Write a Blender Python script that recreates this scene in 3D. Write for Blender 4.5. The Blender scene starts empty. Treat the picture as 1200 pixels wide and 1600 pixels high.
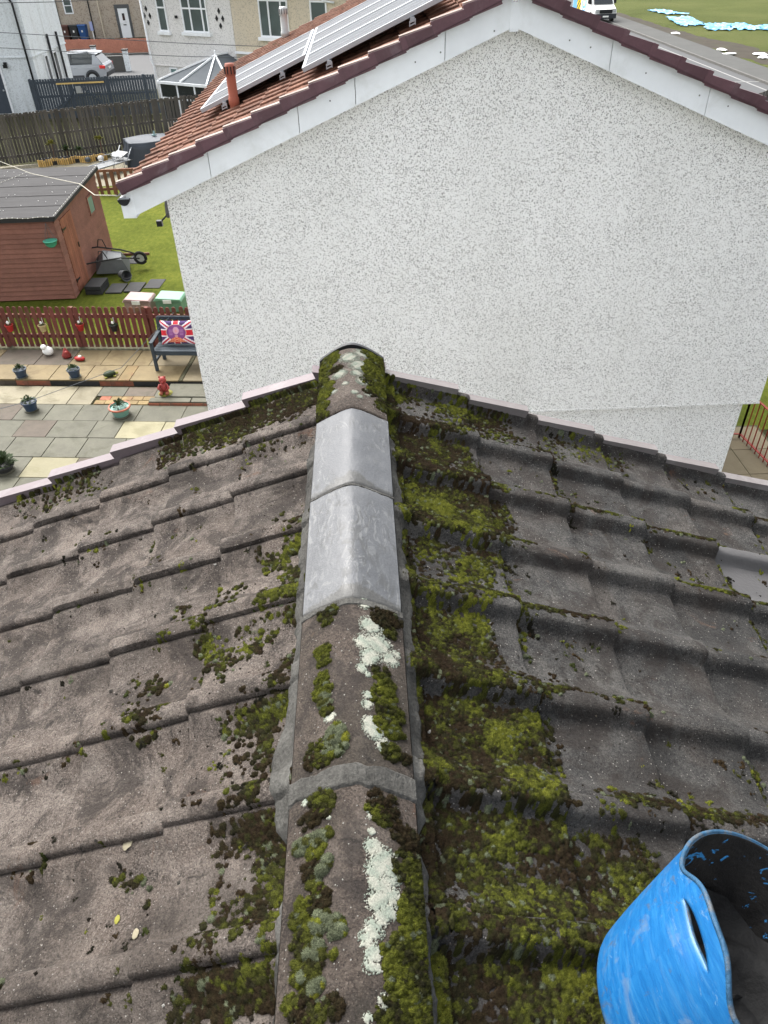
import bpy, bmesh, math, random
import numpy as np
from mathutils import Matrix, Vector
random.seed(7); rng = np.random.default_rng(11)
sc = bpy.context.scene
COL = sc.collection
R = math.radians

# ------------------------------------------------------------------ camera
cam = bpy.data.cameras.new('camera'); camo = bpy.data.objects.new('camera', cam); COL.objects.link(camo)
right, up, back = Vector((0.999, -0.034, -0.025)), Vector((0.041, 0.622, 0.782)), Vector((-0.012, -0.782, 0.623))
back.normalize(); right = (right - back*right.dot(back)).normalized(); up = back.cross(right)
mw = Matrix((right, up, back)).transposed().to_4x4(); mw.translation = (0.065, 0.0, 7.3)
camo.matrix_world = mw
cam.sensor_fit = 'VERTICAL'; cam.sensor_height = 32.0; cam.lens = 1157/1600*32.0
cam.clip_start = 0.05; cam.clip_end = 2000
sc.camera = camo
# ------------------------------------------------------------------ world, sun, exposure (overcast)
SUN_EL, SUN_AZ = 52, 326          # azimuth clockwise from +Y: from the left and ahead of the camera
w = bpy.data.worlds.new('World'); sc.world = w; w.use_nodes = True
wn, wl = w.node_tree.nodes, w.node_tree.links
sky = wn.new('ShaderNodeTexSky'); sky.sky_type = 'NISHITA'; sky.sun_disc = False
sky.sun_elevation = R(SUN_EL); sky.sun_rotation = R(SUN_AZ); sky.dust_density = 4.0; sky.air_density = 1.0; sky.ozone_density = 1.0
hs = wn.new('ShaderNodeHueSaturation'); hs.inputs['Saturation'].default_value = 0.22
wl.new(sky.outputs[0], hs.inputs['Color']); wl.new(hs.outputs[0], wn['Background'].inputs[0])
wn['Background'].inputs[1].default_value = 0.14
sun = bpy.data.lights.new('sun', 'SUN'); sun.energy = 1.8; sun.angle = R(38); sun.color = (1.0, 0.97, 0.93)
suno = bpy.data.objects.new('sun', sun); COL.objects.link(suno)
sd = Vector((math.sin(R(SUN_AZ))*math.cos(R(SUN_EL)), math.cos(R(SUN_AZ))*math.cos(R(SUN_EL)), math.sin(R(SUN_EL))))
suno.rotation_euler = sd.to_track_quat('Z', 'Y').to_euler()
vs = sc.view_settings; vs.view_transform = 'Standard'; vs.look = 'None'; vs.gamma = 1; vs.use_curve_mapping = False
vs.exposure = 1.56
sc.render.engine = 'CYCLES'

# ------------------------------------------------------------------ helpers: materials
def S(r, g, b):
    f = lambda c: (c/255/12.92 if c/255 <= .04045 else ((c/255+.055)/1.055)**2.4)
    return (f(r), f(g), f(b), 1)
# upward-facing materials: photo tone times this gives the real (darker) albedo under the bright overcast sky
KG = .60
KMAP = {n_: .54 for n_ in ('lawn', 'field', 'earth_grass', 'mud', 'asphalt', 'pavement', 'kerb_stone', 'road_paint', 'slab_grey', 'slab_cream', 'slab_tan', 'slab_redbrown', 'sett_yellow', 'slab_dark', 'worn_concrete', 'slab_sand', 'roof_felt', 'mortar', 'ridge_new', 'verge_mauve', 'verge_greyed', 'tile_red', 'lichen', 'tub_rim', 'solar_glass')}
KMAP.update({'tile_new': .54, 'tile_red': .74, 'roof_felt': .42, 'tile_pink': .54, 'tile_grey': .62, 'ridge_old': .54, 'moss': .80, 'mortar': .44, 'ridge_new': .35, 'lichen': .60, 'mint_plastic': .75, 'pink_plastic': .75, 'verge_mauve': .48, 'verge_greyed': .64, 'leaf': .7, 'leaf_yellow': .7, 'lawn': .86, 'field': .68, 'asphalt': .5, 'slab_grey': .6, 'slab_cream': .58, 'worn_concrete': .58, 'steel_grey': .6, 'tub_blue': .76, 'lichen': .66, 'light_lip': .7})
class NT:
    def __init__(s, name):
        s.m = bpy.data.materials.new(name); s.m.use_nodes = True
        s.t = s.m.node_tree; s.b = s.t.nodes['Principled BSDF']
        s.b.inputs['Specular IOR Level'].default_value = .3
    def put(s, sock, v):
        if hasattr(v, 'is_output'): s.t.links.new(v, sock)
        else: sock.default_value = v
    def node(s, typ, **kw):
        n = s.t.nodes.new(typ)
        for k, v in kw.items(): setattr(n, k, v)
        return n
    def pos(s): return s.node('ShaderNodeNewGeometry').outputs['Position']
    def obj(s): return s.node('ShaderNodeTexCoord').outputs['Object']
    def rnd(s): return s.node('ShaderNodeObjectInfo').outputs['Random']
    def attr(s, name='Col'): n = s.node('ShaderNodeAttribute'); n.attribute_name = name; return n.outputs['Color']
    def scale(s, v, x, y, z):
        n = s.node('ShaderNodeMapping'); s.put(n.inputs['Vector'], v); n.inputs['Scale'].default_value = (x, y, z); return n.outputs[0]
    def noise(s, v, sc_, det=4, rough=.55, dist=0):
        n = s.node('ShaderNodeTexNoise'); s.put(n.inputs['Vector'], v); n.inputs['Scale'].default_value = sc_
        n.inputs['Detail'].default_value = det; n.inputs['Roughness'].default_value = rough; n.inputs['Distortion'].default_value = dist
        return n.outputs['Fac']
    def vor(s, v, sc_, out='Color', feature='F1', rand=1):
        n = s.node('ShaderNodeTexVoronoi'); n.feature = feature; s.put(n.inputs['Vector'], v); n.inputs['Scale'].default_value = sc_
        n.inputs['Randomness'].default_value = rand
        return n.outputs[out]
    def sep(s, v, i): n = s.node('ShaderNodeSeparateXYZ'); s.put(n.inputs[0], v); return n.outputs[i]
    def ramp(s, f, *st, interp='LINEAR'):
        n = s.node('ShaderNodeValToRGB'); s.put(n.inputs[0], f); e = n.color_ramp.elements; n.color_ramp.interpolation = interp
        while len(e) < len(st): e.new(.5)
        for i, (p, c) in enumerate(st):
            e[i].position = p; e[i].color = c if hasattr(c, '__len__') else (c, c, c, 1)
        return n.outputs[0]
    def mix(s, f, a, b, mode='MIX'):
        n = s.node('ShaderNodeMix', data_type='RGBA'); n.blend_type = mode
        s.put(n.inputs[0], f); s.put(n.inputs[6], a); s.put(n.inputs[7], b); return n.outputs[2]
    def math(s, op, a, b=0.0, c=0.0, clamp=False):
        n = s.node('ShaderNodeMath', operation=op); n.use_clamp = clamp
        s.put(n.inputs[0], a); s.put(n.inputs[1], b)
        if op in ('MULTIPLY_ADD', 'SMOOTHSTEP'): s.put(n.inputs[2], c)
        return n.outputs[0]
    def mrange(s, v, a, b, c=0, d=1, smooth=True):
        n = s.node('ShaderNodeMapRange'); n.interpolation_type = 'SMOOTHSTEP' if smooth else 'LINEAR'
        s.put(n.inputs[0], v)
        for i, x in enumerate((a, b, c, d)): n.inputs[i+1].default_value = x
        return n.outputs[0]
    def bump(s, h, strength=.5, dist=.01):
        n = s.node('ShaderNodeBump'); s.put(n.inputs['Height'], h); n.inputs['Strength'].default_value = strength
        n.inputs['Distance'].default_value = dist; s.t.links.new(n.outputs[0], s.b.inputs['Normal'])
    def out(s, col, rough=.8, metal=0, spec=None):
        k = KMAP.get(s.m.name, 1)
        if k != 1: k *= KG
        if k != 1:
            h = s.node('ShaderNodeHueSaturation'); s.put(h.inputs['Value'], k); s.put(h.inputs['Color'], col); col = h.outputs[0]
        s.put(s.b.inputs['Base Color'], col); s.put(s.b.inputs['Roughness'], rough); s.b.inputs['Metallic'].default_value = metal
        if spec is not None: s.b.inputs['Specular IOR Level'].default_value = spec
        return s.m
def plain(name, c, rough=.7, var=.25, scale=6., bump=0., bscale=40., metal=0., rnd=.15, spec=.3, dirt=None):
    """a weathered single-colour surface: slow blotches, fine grain, a little difference from object to object"""
    n = NT(name); p = n.pos()
    a = n.noise(p, scale, 5, .6); g = n.noise(p, scale*9, 3)
    f = n.math('MULTIPLY_ADD', a, .7, n.math('MULTIPLY', g, .3))
    lo = tuple(x*(1-var) for x in c[:3])+(1,); hi = tuple(min(1, x*(1+var)) for x in c[:3])+(1,)
    col = n.ramp(f, (.3, lo), (.7, hi))
    if rnd:
        k = n.mrange(n.rnd(), 0, 1, 1-rnd, 1+rnd, False)
        h = n.node('ShaderNodeHueSaturation'); n.put(h.inputs['Value'], k); n.put(h.inputs['Color'], col); col = h.outputs[0]
    if dirt:
        d = n.mrange(n.noise(p, scale*.7, 6, .65, .4), .5, .68)
        col = n.mix(n.math('MULTIPLY', d, dirt[1]), col, dirt[0])
    if bump: n.bump(n.noise(p, bscale, 4), bump, .01)
    return n.out(col, rough, metal, spec)

def tile_mat(name, dark, mid, light, algae, af, chip, brown=None):
    """worn concrete: pale exposed sand where the surface has weathered, dark algal film and dirt in patches, single bright and dark grains"""
    n = NT(name); p = n.pos()
    n1 = n.noise(p, 2.8, 8, .62, .4); n2 = n.noise(p, 8.5, 9, .66, .3); n3 = n.noise(p, 120, 6, .75)
    grain = n.vor(p, 360, 'Color'); gr = n.sep(grain, 0); g2 = n.sep(grain, 1)
    f = n.math('ADD', n.math('MULTIPLY', n2, .66), n.math('MULTIPLY', n3, .34))
    col = n.ramp(f, (.40, dark), (.485, mid), (.57, light))
    k = n.mrange(n.rnd(), 0, 1, .86, 1.14, False)
    h = n.node('ShaderNodeHueSaturation'); n.put(h.inputs['Value'], k); n.put(h.inputs['Color'], col); col = h.outputs[0]
    if brown: col = n.mix(n.mrange(n.noise(p, 4.2, 7, .6, .5), .46, .62, 0, .55), col, n.mix(n3, tuple(c*.55 for c in brown[:3])+(1,), tuple(min(1, c*1.4) for c in brown[:3])+(1,)))
    col = n.mix(n.mrange(gr, 0, 1, .15, .7, False), col, n.mix(g2, tuple(c*.3 for c in dark[:3])+(1,), tuple(min(1, c*1.3) for c in light[:3])+(1,)))
    # algal film: soft-edged dark patches
    col = n.mix(n.math('MULTIPLY', n.mrange(n1, .47, .62), af), col, algae)
    d2 = n.mrange(n.noise(p, 6.0, 9, .72, .7), .47, .60); col = n.mix(n.math('MULTIPLY', d2, .72), col, n.mix(n3, S(44, 39, 36), S(92, 82, 75)))
    o = n.mrange(n.noise(p, 7.5, 7, .65, .6), .64, .72); col = n.mix(n.math('MULTIPLY', o, .55), col, n.mix(n3, S(120, 82, 62), S(190, 146, 118)))
    d = n.mrange(n.noise(p, 26, 7, .72, .8), .58, .68); col = n.mix(n.math('MULTIPLY', d, .7), col, S(48, 44, 39))
    for sc_, th, rr in ((150, .975, .26), (270, .972, .34)):
        big = n.vor(p, sc_, 'Color'); col = n.mix(n.math('MULTIPLY', n.math('GREATER_THAN', n.sep(big, 0), th), n.math('LESS_THAN', n.vor(p, sc_, 'Distance'), rr)), col, chip)
    hgt = n.math('ADD', n.math('MULTIPLY', n.noise(p, 420, 3, .7), .5), n.math('ADD', n.math('MULTIPLY', n3, 1.1), n.math('MULTIPLY', n2, 1.8)))
    n.bump(hgt, 1., .008)
    return n.out(col, .9)
M = {}
M['tileL'] = tile_mat('tile_pink', S(90, 79, 73), S(152, 138, 128), S(204, 190, 178), S(94, 86, 78), .5, S(228, 220, 210), S(160, 140, 126))
M['tileR'] = tile_mat('tile_grey', S(54, 54, 54), S(96, 95, 94), S(136, 133, 128), S(58, 57, 56), .55, S(212, 206, 198), S(116, 102, 92))
M['ridge_old'] = tile_mat('ridge_old', S(72, 62, 56), S(124, 108, 96), S(160, 146, 134), S(84, 78, 66), .6, S(225, 222, 212))

M['tile_new'] = plain('tile_new', S(128, 126, 126), .6, .12, 5, .15, 90, rnd=0, dirt=(S(158, 154, 152), .5))
def attr_mat(name, rough=1., bscale=500, bs=.6, spec=.1, var=.5, bd=.003):
    n = NT(name); p = n.pos(); c = n.attr()
    f = n.mrange(n.noise(p, bscale, 3, .7), .3, .7, 1-var, 1+var, False)
    h = n.node('ShaderNodeHueSaturation'); n.put(h.inputs['Value'], f); n.put(h.inputs['Color'], c)
    if bs: n.bump(n.noise(p, bscale*1.3, 3, .7), bs, bd)
    return n.out(h.outputs[0], rough, 0, spec)
M['moss'] = attr_mat('moss', 1., 520, 1., .1, .55, .004)
M['lichen'] = attr_mat('lichen', .95, 330, .5, .1, .3, .002)
M['print'] = attr_mat('print', .8, 60, .2, .2, .08)

def mortar_mat():
    n = NT('mortar'); p = n.pos()
    a = n.noise(p, 9, 6, .6); g = n.noise(p, 130, 4, .7)
    col = n.ramp(n.math('ADD', n.math('MULTIPLY', a, .6), n.math('MULTIPLY', g, .4)), (.38, S(84, 82, 77)), (.5, S(124, 122, 116)), (.62, S(160, 158, 151)))
    col = n.mix(n.mrange(n.noise(p, 40, 5, .7, 1), .6, .7, 0, .6), col, S(70, 68, 62))
    n.bump(n.math('ADD', n.math('MULTIPLY', n.noise(n.scale(p, 1, .25, 1), 60, 5, .7), 1.5), g), .8, .006)
    return n.out(col, .9)
M['mortar'] = mortar_mat()
def newridge_mat():
    n = NT('ridge_new'); p = n.pos(); o = n.obj()
    a = n.noise(p, 8, 6, .6, .5); g = n.noise(p, 160, 3, .6)
    col = n.ramp(n.math('ADD', n.math('MULTIPLY', a, .75), n.math('MULTIPLY', g, .25)), (.36, S(136, 139, 144)), (.5, S(160, 163, 168)), (.66, S(188, 191, 195)))
    # cement slurry wiped about in streaks, and a drier dusty band at the near end of each tile
    st = n.noise(n.scale(p, 1.6, .55, 1), 26, 5, .6, 2.2)
    pm = n.mrange(n.noise(p, 5.5, 3, .5, .3), .38, .56)
    col = n.mix(n.math('MULTIPLY', n.mrange(st, .53, .61, 0, .7), pm), col, S(208, 210, 210))
    st2 = n.noise(n.scale(p, 1.0, .5, 1), 17, 5, .65, 2.6)
    col = n.mix(n.math('MULTIPLY', n.mrange(st2, .50, .64, 0, .75), pm), col, S(128, 129, 128))
    e = n.math('ADD', n.sep(o, 1), n.math('MULTIPLY', n.math('SUBTRACT', n.noise(p, 20, 4, .6), .5), .09))
    e = n.math('ADD', e, n.math('MULTIPLY', n.math('ABSOLUTE', n.sep(o, 0)), .35))
    col = n.mix(n.mrange(e, .062, .045, 0, .85), col, n.ramp(g, (.3, S(118, 117, 112)), (.7, S(146, 145, 140))))
    col = n.mix(n.mrange(n.noise(p, 85, 4, .6), .70, .76, 0, .8), col, S(86, 85, 82))
    n.bump(n.math('ADD', st, g), .25, .004)
    return n.out(col, n.mrange(a, .35, .65, .35, .6), 0, .4)
M['ridge_new'] = newridge_mat()
def harl_mat(name, base, grey, dark, cell=62., tint=None, grime=.0):
    n = NT(name); p = n.pos()
    v = n.vor(p, cell, 'Color'); r = n.sep(v, 0); g = n.sep(v, 1)
    d = n.vor(p, cell, 'Distance')
    col = n.ramp(n.math('ADD', n.math('MULTIPLY', r, .8), n.math('MULTIPLY', n.noise(p, 2.2, 4), .2)), (.17, dark), (.26, grey), (.38, base), (1., base))
    col = n.mix(n.mrange(g, 0, 1, 0, .15, False), col, grey)
    lrg = n.noise(n.scale(p, 1, 1, .35), .9, 6, .6); col = n.mix(n.mrange(lrg, .42, .72, 0, .16), col, S(196, 196, 190))
    if grime: col = n.mix(n.mrange(n.noise(n.scale(p, 1, 1, .12), 2.4, 5, .6), .5, .66, 0, grime), col, S(120, 124, 108))
    n.bump(n.math('ADD', n.math('MULTIPLY', d, -1.), n.math('MULTIPLY', r, .6)), .5, .010)
    return n.out(col, .85)
M['harl'] = harl_mat('harl', S(250, 250, 248), S(214, 212, 208), S(138, 136, 134), 130)
M['harl_far'] = harl_mat('harl_far', S(224, 222, 219), S(210, 208, 205), S(192, 190, 187), 30)
M['harl_tan'] = harl_mat('harl_tan', S(208, 196, 174), S(194, 183, 162), S(176, 166, 147), 30)
M['harl_tan2'] = harl_mat('harl_tan_far', S(174, 162, 146), S(158, 146, 130), S(140, 128, 114), 14)
M['render_white'] = harl_mat('render_white', S(224, 230, 232), S(214, 220, 222), S(204, 209, 211), 20, grime=.2)
M['upvc'] = plain('upvc_white', S(236, 239, 241), .35, .03, 3, 0, rnd=.03, dirt=(S(190, 194, 190), .35))
M['barge'] = plain('bargeboard_white', S(233, 237, 240), .4, .04, 2, .05, 60, rnd=.03, dirt=(S(196, 199, 196), .4))
M['verge_dark'] = plain('verge_plum', S(92, 66, 72), .5, .18, 5, .1, 60, rnd=.18, dirt=(S(120, 104, 108), .5))
M['verge_pink'] = plain('verge_mauve', S(188, 170, 174), .45, .08, 7, .1, 80, rnd=.06, dirt=(S(226, 218, 218), .5))
M['verge_grey'] = plain('verge_greyed', S(168, 160, 158), .5, .1, 7, .1, 80, rnd=.06, dirt=(S(206, 202, 200), .5))
M['black'] = plain('black_plastic', S(30, 31, 33), .4, .2, 8, rnd=.05)
M['dark_under'] = plain('underlay', S(28, 26, 25), .9, .2, 8)
def redtile():
    n = NT('tile_red'); p = n.pos()
    n2 = n.noise(p, 5, 6, .6); n3 = n.noise(p, 40, 4, .7)
    col = n.ramp(n.math('ADD', n.math('MULTIPLY', n2, .6), n.math('MULTIPLY', n3, .4)), (.33, S(108, 76, 62)), (.5, S(166, 116, 94)), (.68, S(198, 150, 124)))
    k = n.mrange(n.rnd(), 0, 1, .8, 1.15, False); h = n.node('ShaderNodeHueSaturation'); n.put(h.inputs['Value'], k); n.put(h.inputs['Color'], col)
    col = n.mix(n.mrange(n.noise(p, 9, 6, .7, .8), .58, .68, 0, .75), h.outputs[0], S(88, 84, 52))
    n.bump(n3, .5, .01); return n.out(col, .85)
M['redtile'] = redtile()
def glass(name, c, rough=.08):
    n = NT(name); p = n.pos(); a = n.noise(p, 1.5, 2)
    col = n.ramp(a, (.3, tuple(x*.7 for x in c[:3])+(1,)), (.7, c)); return n.out(col, rough, 0, .06 if name == 'solar_glass' else .7)
M['glass'] = glass('glass', S(92, 104, 104)); M['glass_dark'] = glass('glass_dark', S(40, 46, 50)); M['glass_teal'] = glass('glass_teal', S(120, 150, 150))
M['solar'] = glass('solar_glass', S(118, 124, 132), .4); M['alu'] = plain('aluminium', S(168, 172, 176), .5, .05, 8, metal=.3, rnd=.03)
def wood(name, c, rough=.75, green=0., rnd=.22, sx=(1, 1, 1), var=.3):
    n = NT(name); p = n.obj(); q = n.pos()
    g = n.noise(n.scale(p, *sx), 14, 5, .65, .8); f2 = n.noise(q, 3, 5, .6)
    lo = tuple(x*(1-var) for x in c[:3])+(1,); hi = tuple(x*(1+var) for x in c[:3])+(1,)
    col = n.ramp(n.math('ADD', n.math('MULTIPLY', g, .6), n.math('MULTIPLY', f2, .4)), (.33, lo), (.67, hi))
    k = n.mrange(n.rnd(), 0, 1, 1-rnd, 1+rnd, False); h = n.node('ShaderNodeHueSaturation'); n.put(h.inputs['Value'], k); n.put(h.inputs['Color'], col); col = h.outputs[0]
    if green: col = n.mix(n.mrange(n.noise(q, 2.2, 6, .65, .5), .5, .66, 0, green), col, S(104, 108, 66))
    n.bump(g, .4, .01); return n.out(col, rough)
M['shed'] = wood('shed_board', S(132, 91, 78), sx=(1, 1, 6), rnd=.12); M['shed_door'] = wood('shed_door', S(140, 90, 70), sx=(1, 6, 1), rnd=.15)
M['picket'] = wood('picket_red', S(104, 58, 50), green=.4, sx=(6, 6, 1)); M['oldwood'] = wood('old_fence', S(80, 76, 71), green=.12, sx=(6, 6, 1), rnd=.3)
M['brownwood'] = wood('brown_fence', S(120, 82, 62), sx=(6, 6, 1)); M['redfence'] = wood('red_fence', S(166, 112, 94), sx=(6, 6, 1))
M['greypaint'] = wood('grey_fence', S(66, 74, 82), sx=(6, 6, 1), rnd=.1, var=.2); M['bench'] = wood('bench_paint', S(58, 66, 72), sx=(1, 6, 6), rnd=.05, var=.2)
M['yellowbar'] = plain('yellow_timber', S(222, 190, 120), .6, .1, 5); M['bamboo'] = wood('bamboo', S(190, 158, 96), sx=(6, 6, 1), rnd=.25)
def felt():
    n = NT('roof_felt'); p = n.pos(); g = n.noise(n.scale(p, .4, 6, 1), 3, 5, .6); h = n.noise(p, 60, 3)
    n.bump(h, .3, .01); return n.out(n.ramp(n.math('ADD', n.math('MULTIPLY', g, .7), n.math('MULTIPLY', h, .3)), (.3, S(92, 90, 90)), (.7, S(136, 134, 134))), .9)
M['felt'] = felt()
def grass(name, a, b, c, sc1=.5, mud=None):
    n = NT(name); p = n.pos()
    n1 = n.noise(p, sc1, 6, .6, .4); n2 = n.noise(n.scale(p, 1, .5, 1), 9, 5, .7); n3 = n.noise(p, 55, 3, .7)
    f = n.math('ADD', n.math('MULTIPLY', n1, .4), n.math('ADD', n.math('MULTIPLY', n2, .35), n.math('MULTIPLY', n3, .25)))
    col = n.ramp(f, (.36, a), (.5, b), (.63, c))
    n.bump(n.math('ADD', n2, n3), 1., .06); return n.out(col, 1., 0, .1)
M['lawn'] = grass('lawn', S(92, 108, 36), S(134, 146, 54), S(170, 174, 74), .45)
M['field'] = grass('field', S(92, 104, 52), S(124, 134, 72), S(148, 150, 94), .12)
M['ground'] = grass('earth_grass', S(74, 78, 50), S(110, 110, 74), S(128, 124, 92), .2)
M['mud'] = plain('mud', S(92, 82, 66), .95, .35, 1.2, .8, 9, rnd=0, dirt=(S(96, 104, 58), .6))
M['asphalt'] = plain('asphalt', S(136, 137, 138), .8, .12, .4, .2, 30, rnd=0)
M['pavement'] = plain('pavement', S(122, 122, 118), .85, .15, .6, .2, 30, rnd=0)
M['kerb'] = plain('kerb_stone', S(152, 150, 145), .85, .15, 2, .2, 30)
M['paint_white'] = plain('road_paint', S(214, 214, 210), .7, .1, 3)
def slab(name, c, var=.2, stain=S(96, 96, 70), sf=.5):
    return plain(name, c, .75, var, 3.5, .35, 45, rnd=.12, dirt=(stain, sf))
M['slab_grey'] = slab('slab_grey', S(140, 138, 120)); M['slab_cream'] = slab('slab_cream', S(206, 198, 160), .12, S(170, 162, 120)); M['slab_tan'] = slab('slab_tan', S(190, 168, 122), .2, S(138, 112, 70), .6)
M['slab_red'] = slab('slab_redbrown', S(144, 130, 114)); M['sett'] = slab('sett_yellow', S(206, 176, 118), .25, S(180, 120, 84), .7)
M['slab_dark'] = slab('slab_dark', S(84, 84, 84), .2, S(60, 60, 56)); M['brick'] = plain('brick_red', S(140, 86, 66), .85, .25, 9, .4, 40, dirt=(S(90, 80, 70), .6))
M['worn'] = slab('worn_concrete', S(196, 186, 156), .15, S(140, 130, 96), .6); M['sand'] = slab('slab_sand', S(188, 172, 138), .1, S(160, 146, 110), .4)
M['joint'] = plain('joint_soil', S(74, 72, 54), .95, .3, 6, rnd=0)
M['terracotta'] = plain('terracotta', S(150, 88, 70), .7, .15, 8, .1)
M['galv'] = plain('galvanised', S(176, 178, 176), .45, .15, 6, metal=.4); M['steel'] = plain('steel_grey', S(150, 154, 156), .5, .15, 6, metal=.3)
M['leaf'] = plain('leaf', S(76, 98, 52), .7, .4, 12, rnd=.35); M['leaf_y'] = plain('leaf_yellow', S(176, 172, 70), .7, .3, 12, rnd=.2)
M['pot_blue'] = plain('pot_navy', S(48, 62, 80), .4, .15, 8); M['pot_teal'] = plain('pot_teal', S(112, 152, 140), .45, .15, 8); M['pot_red'] = plain('pot_red', S(160, 44, 42), .4, .1, 8)
M['pot_cream'] = plain('pot_cream', S(170, 152, 110), .5, .15, 8); M['white'] = plain('white_gloss', S(232, 232, 228), .45, .06, 8); M['ornred'] = plain('ornament_red', S(142, 56, 52), .5, .15, 14)
M['mint'] = plain('mint_plastic', S(158, 214, 180), .5, .1, 5); M['pink'] = plain('pink_plastic', S(226, 190, 184), .5, .1, 5); M['green_pot'] = plain('green_plastic', S(84, 176, 146), .45, .1, 8)
M['tarp'] = plain('tarpaulin', S(66, 72, 80), .55, .2, 2, .4, 8); M['rail_red'] = plain('railing_red', S(132, 44, 32), .5, .15, 8)
M['car_paint'] = plain('car_silver', S(148, 152, 158), .25, .03, 3, spec=.6); M['car_trim'] = plain('car_trim', S(52, 54, 58), .6, .1, 5); M['car_red'] = plain('tail_lamp', S(196, 40, 36), .25, .1, 6)
M['rubber'] = plain('rubber', S(30, 30, 30), .8, .2, 9); M['bin_brown'] = plain('bin_brown', S(88, 60, 54), .5, .1, 4); M['bin_black'] = plain('bin_black', S(54, 56, 56), .5, .1, 4); M['bin_blue'] = plain('bin_blue', S(48, 86, 140), .5, .1, 4)
M['sheet_blue'] = plain('blue_sheet', S(92, 166, 214), .5, .2, 3, rnd=.1, dirt=(S(226, 236, 240), .8)); M['cable'] = plain('cable', S(70, 74, 78), .7, .1, 3); M['cord'] = plain('cord', S(168, 164, 150), .8, .1, 3)
M['lamp_bead'] = plain('light_bead', S(240, 240, 232), .3, .02, 3); M['purple_bin'] = plain('sign_plate', S(150, 158, 196), .5, .1, 4)
def tub_mats():
    n = NT('tub_blue'); p = n.obj(); q = n.pos()
    ang = n.node('ShaderNodeMath', operation='ARCTAN2'); n.put(ang.inputs[0], n.sep(p, 1)); n.put(ang.inputs[1], n.sep(p, 0))
    cv = n.node('ShaderNodeCombineXYZ'); n.put(cv.inputs[0], n.math('MULTIPLY', ang.outputs[0], .02)); n.put(cv.inputs[2], n.math('MULTIPLY', n.sep(p, 2), .55))
    st = n.noise(cv.outputs[0], 170, 5, .7, .4); st2 = n.noise(cv.outputs[0], 60, 5, .65, .6)
    col = n.ramp(st, (.34, S(30, 120, 196)), (.5, S(38, 134, 210)), (.66, S(58, 150, 220)))
    col = n.mix(n.mrange(st2, .54, .70, 0, .4), col, S(110, 168, 216))
    sc_ = n.noise(n.scale(q, 1, 1, 1), 17, 6, .65, .7); col = n.mix(n.mrange(sc_, .54, .68, 0, .55), col, S(138, 166, 194))
    scr = n.noise(n.scale(q, 3.5, .6, .6), 60, 6, .75, .6); col = n.mix(n.mrange(scr, .60, .66, 0, .5), col, S(150, 190, 222))
    sm = n.noise(n.scale(q, 1.4, .8, .7), 15, 5, .7, 1.5); col = n.mix(n.mrange(sm, .60, .70, 0, .7), col, S(112, 116, 118))
    ck = n.noise(q, 52, 5, .7, 1.2); col = n.mix(n.mrange(ck, .71, .75, 0, .85), col, S(58, 60, 60))
    n.bump(st, .25, .003); a = n.out(col, .38, 0, .45)
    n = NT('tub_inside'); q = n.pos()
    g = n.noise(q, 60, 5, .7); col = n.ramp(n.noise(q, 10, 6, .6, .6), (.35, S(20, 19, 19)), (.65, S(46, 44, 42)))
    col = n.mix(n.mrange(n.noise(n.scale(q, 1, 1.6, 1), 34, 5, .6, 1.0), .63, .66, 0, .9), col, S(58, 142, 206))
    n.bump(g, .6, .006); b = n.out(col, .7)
    return a, b
M['conserv'] = plain('conservatory_glazing', S(96, 101, 105), .7, .1, 3, spec=.05); M['lip'] = plain('light_lip', S(206, 184, 172), .7, .15, 9)
M['tub'], M['tub_in'] = tub_mats(); M['tub_rim'] = plain('tub_rim', S(70, 128, 172), .6, .3, 40, .4, 90, dirt=(S(150, 150, 146), .8))
M['wet_mortar'] = plain('wet_mortar', S(13, 13, 13), .7, .25, 14, .5, 30)

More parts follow.
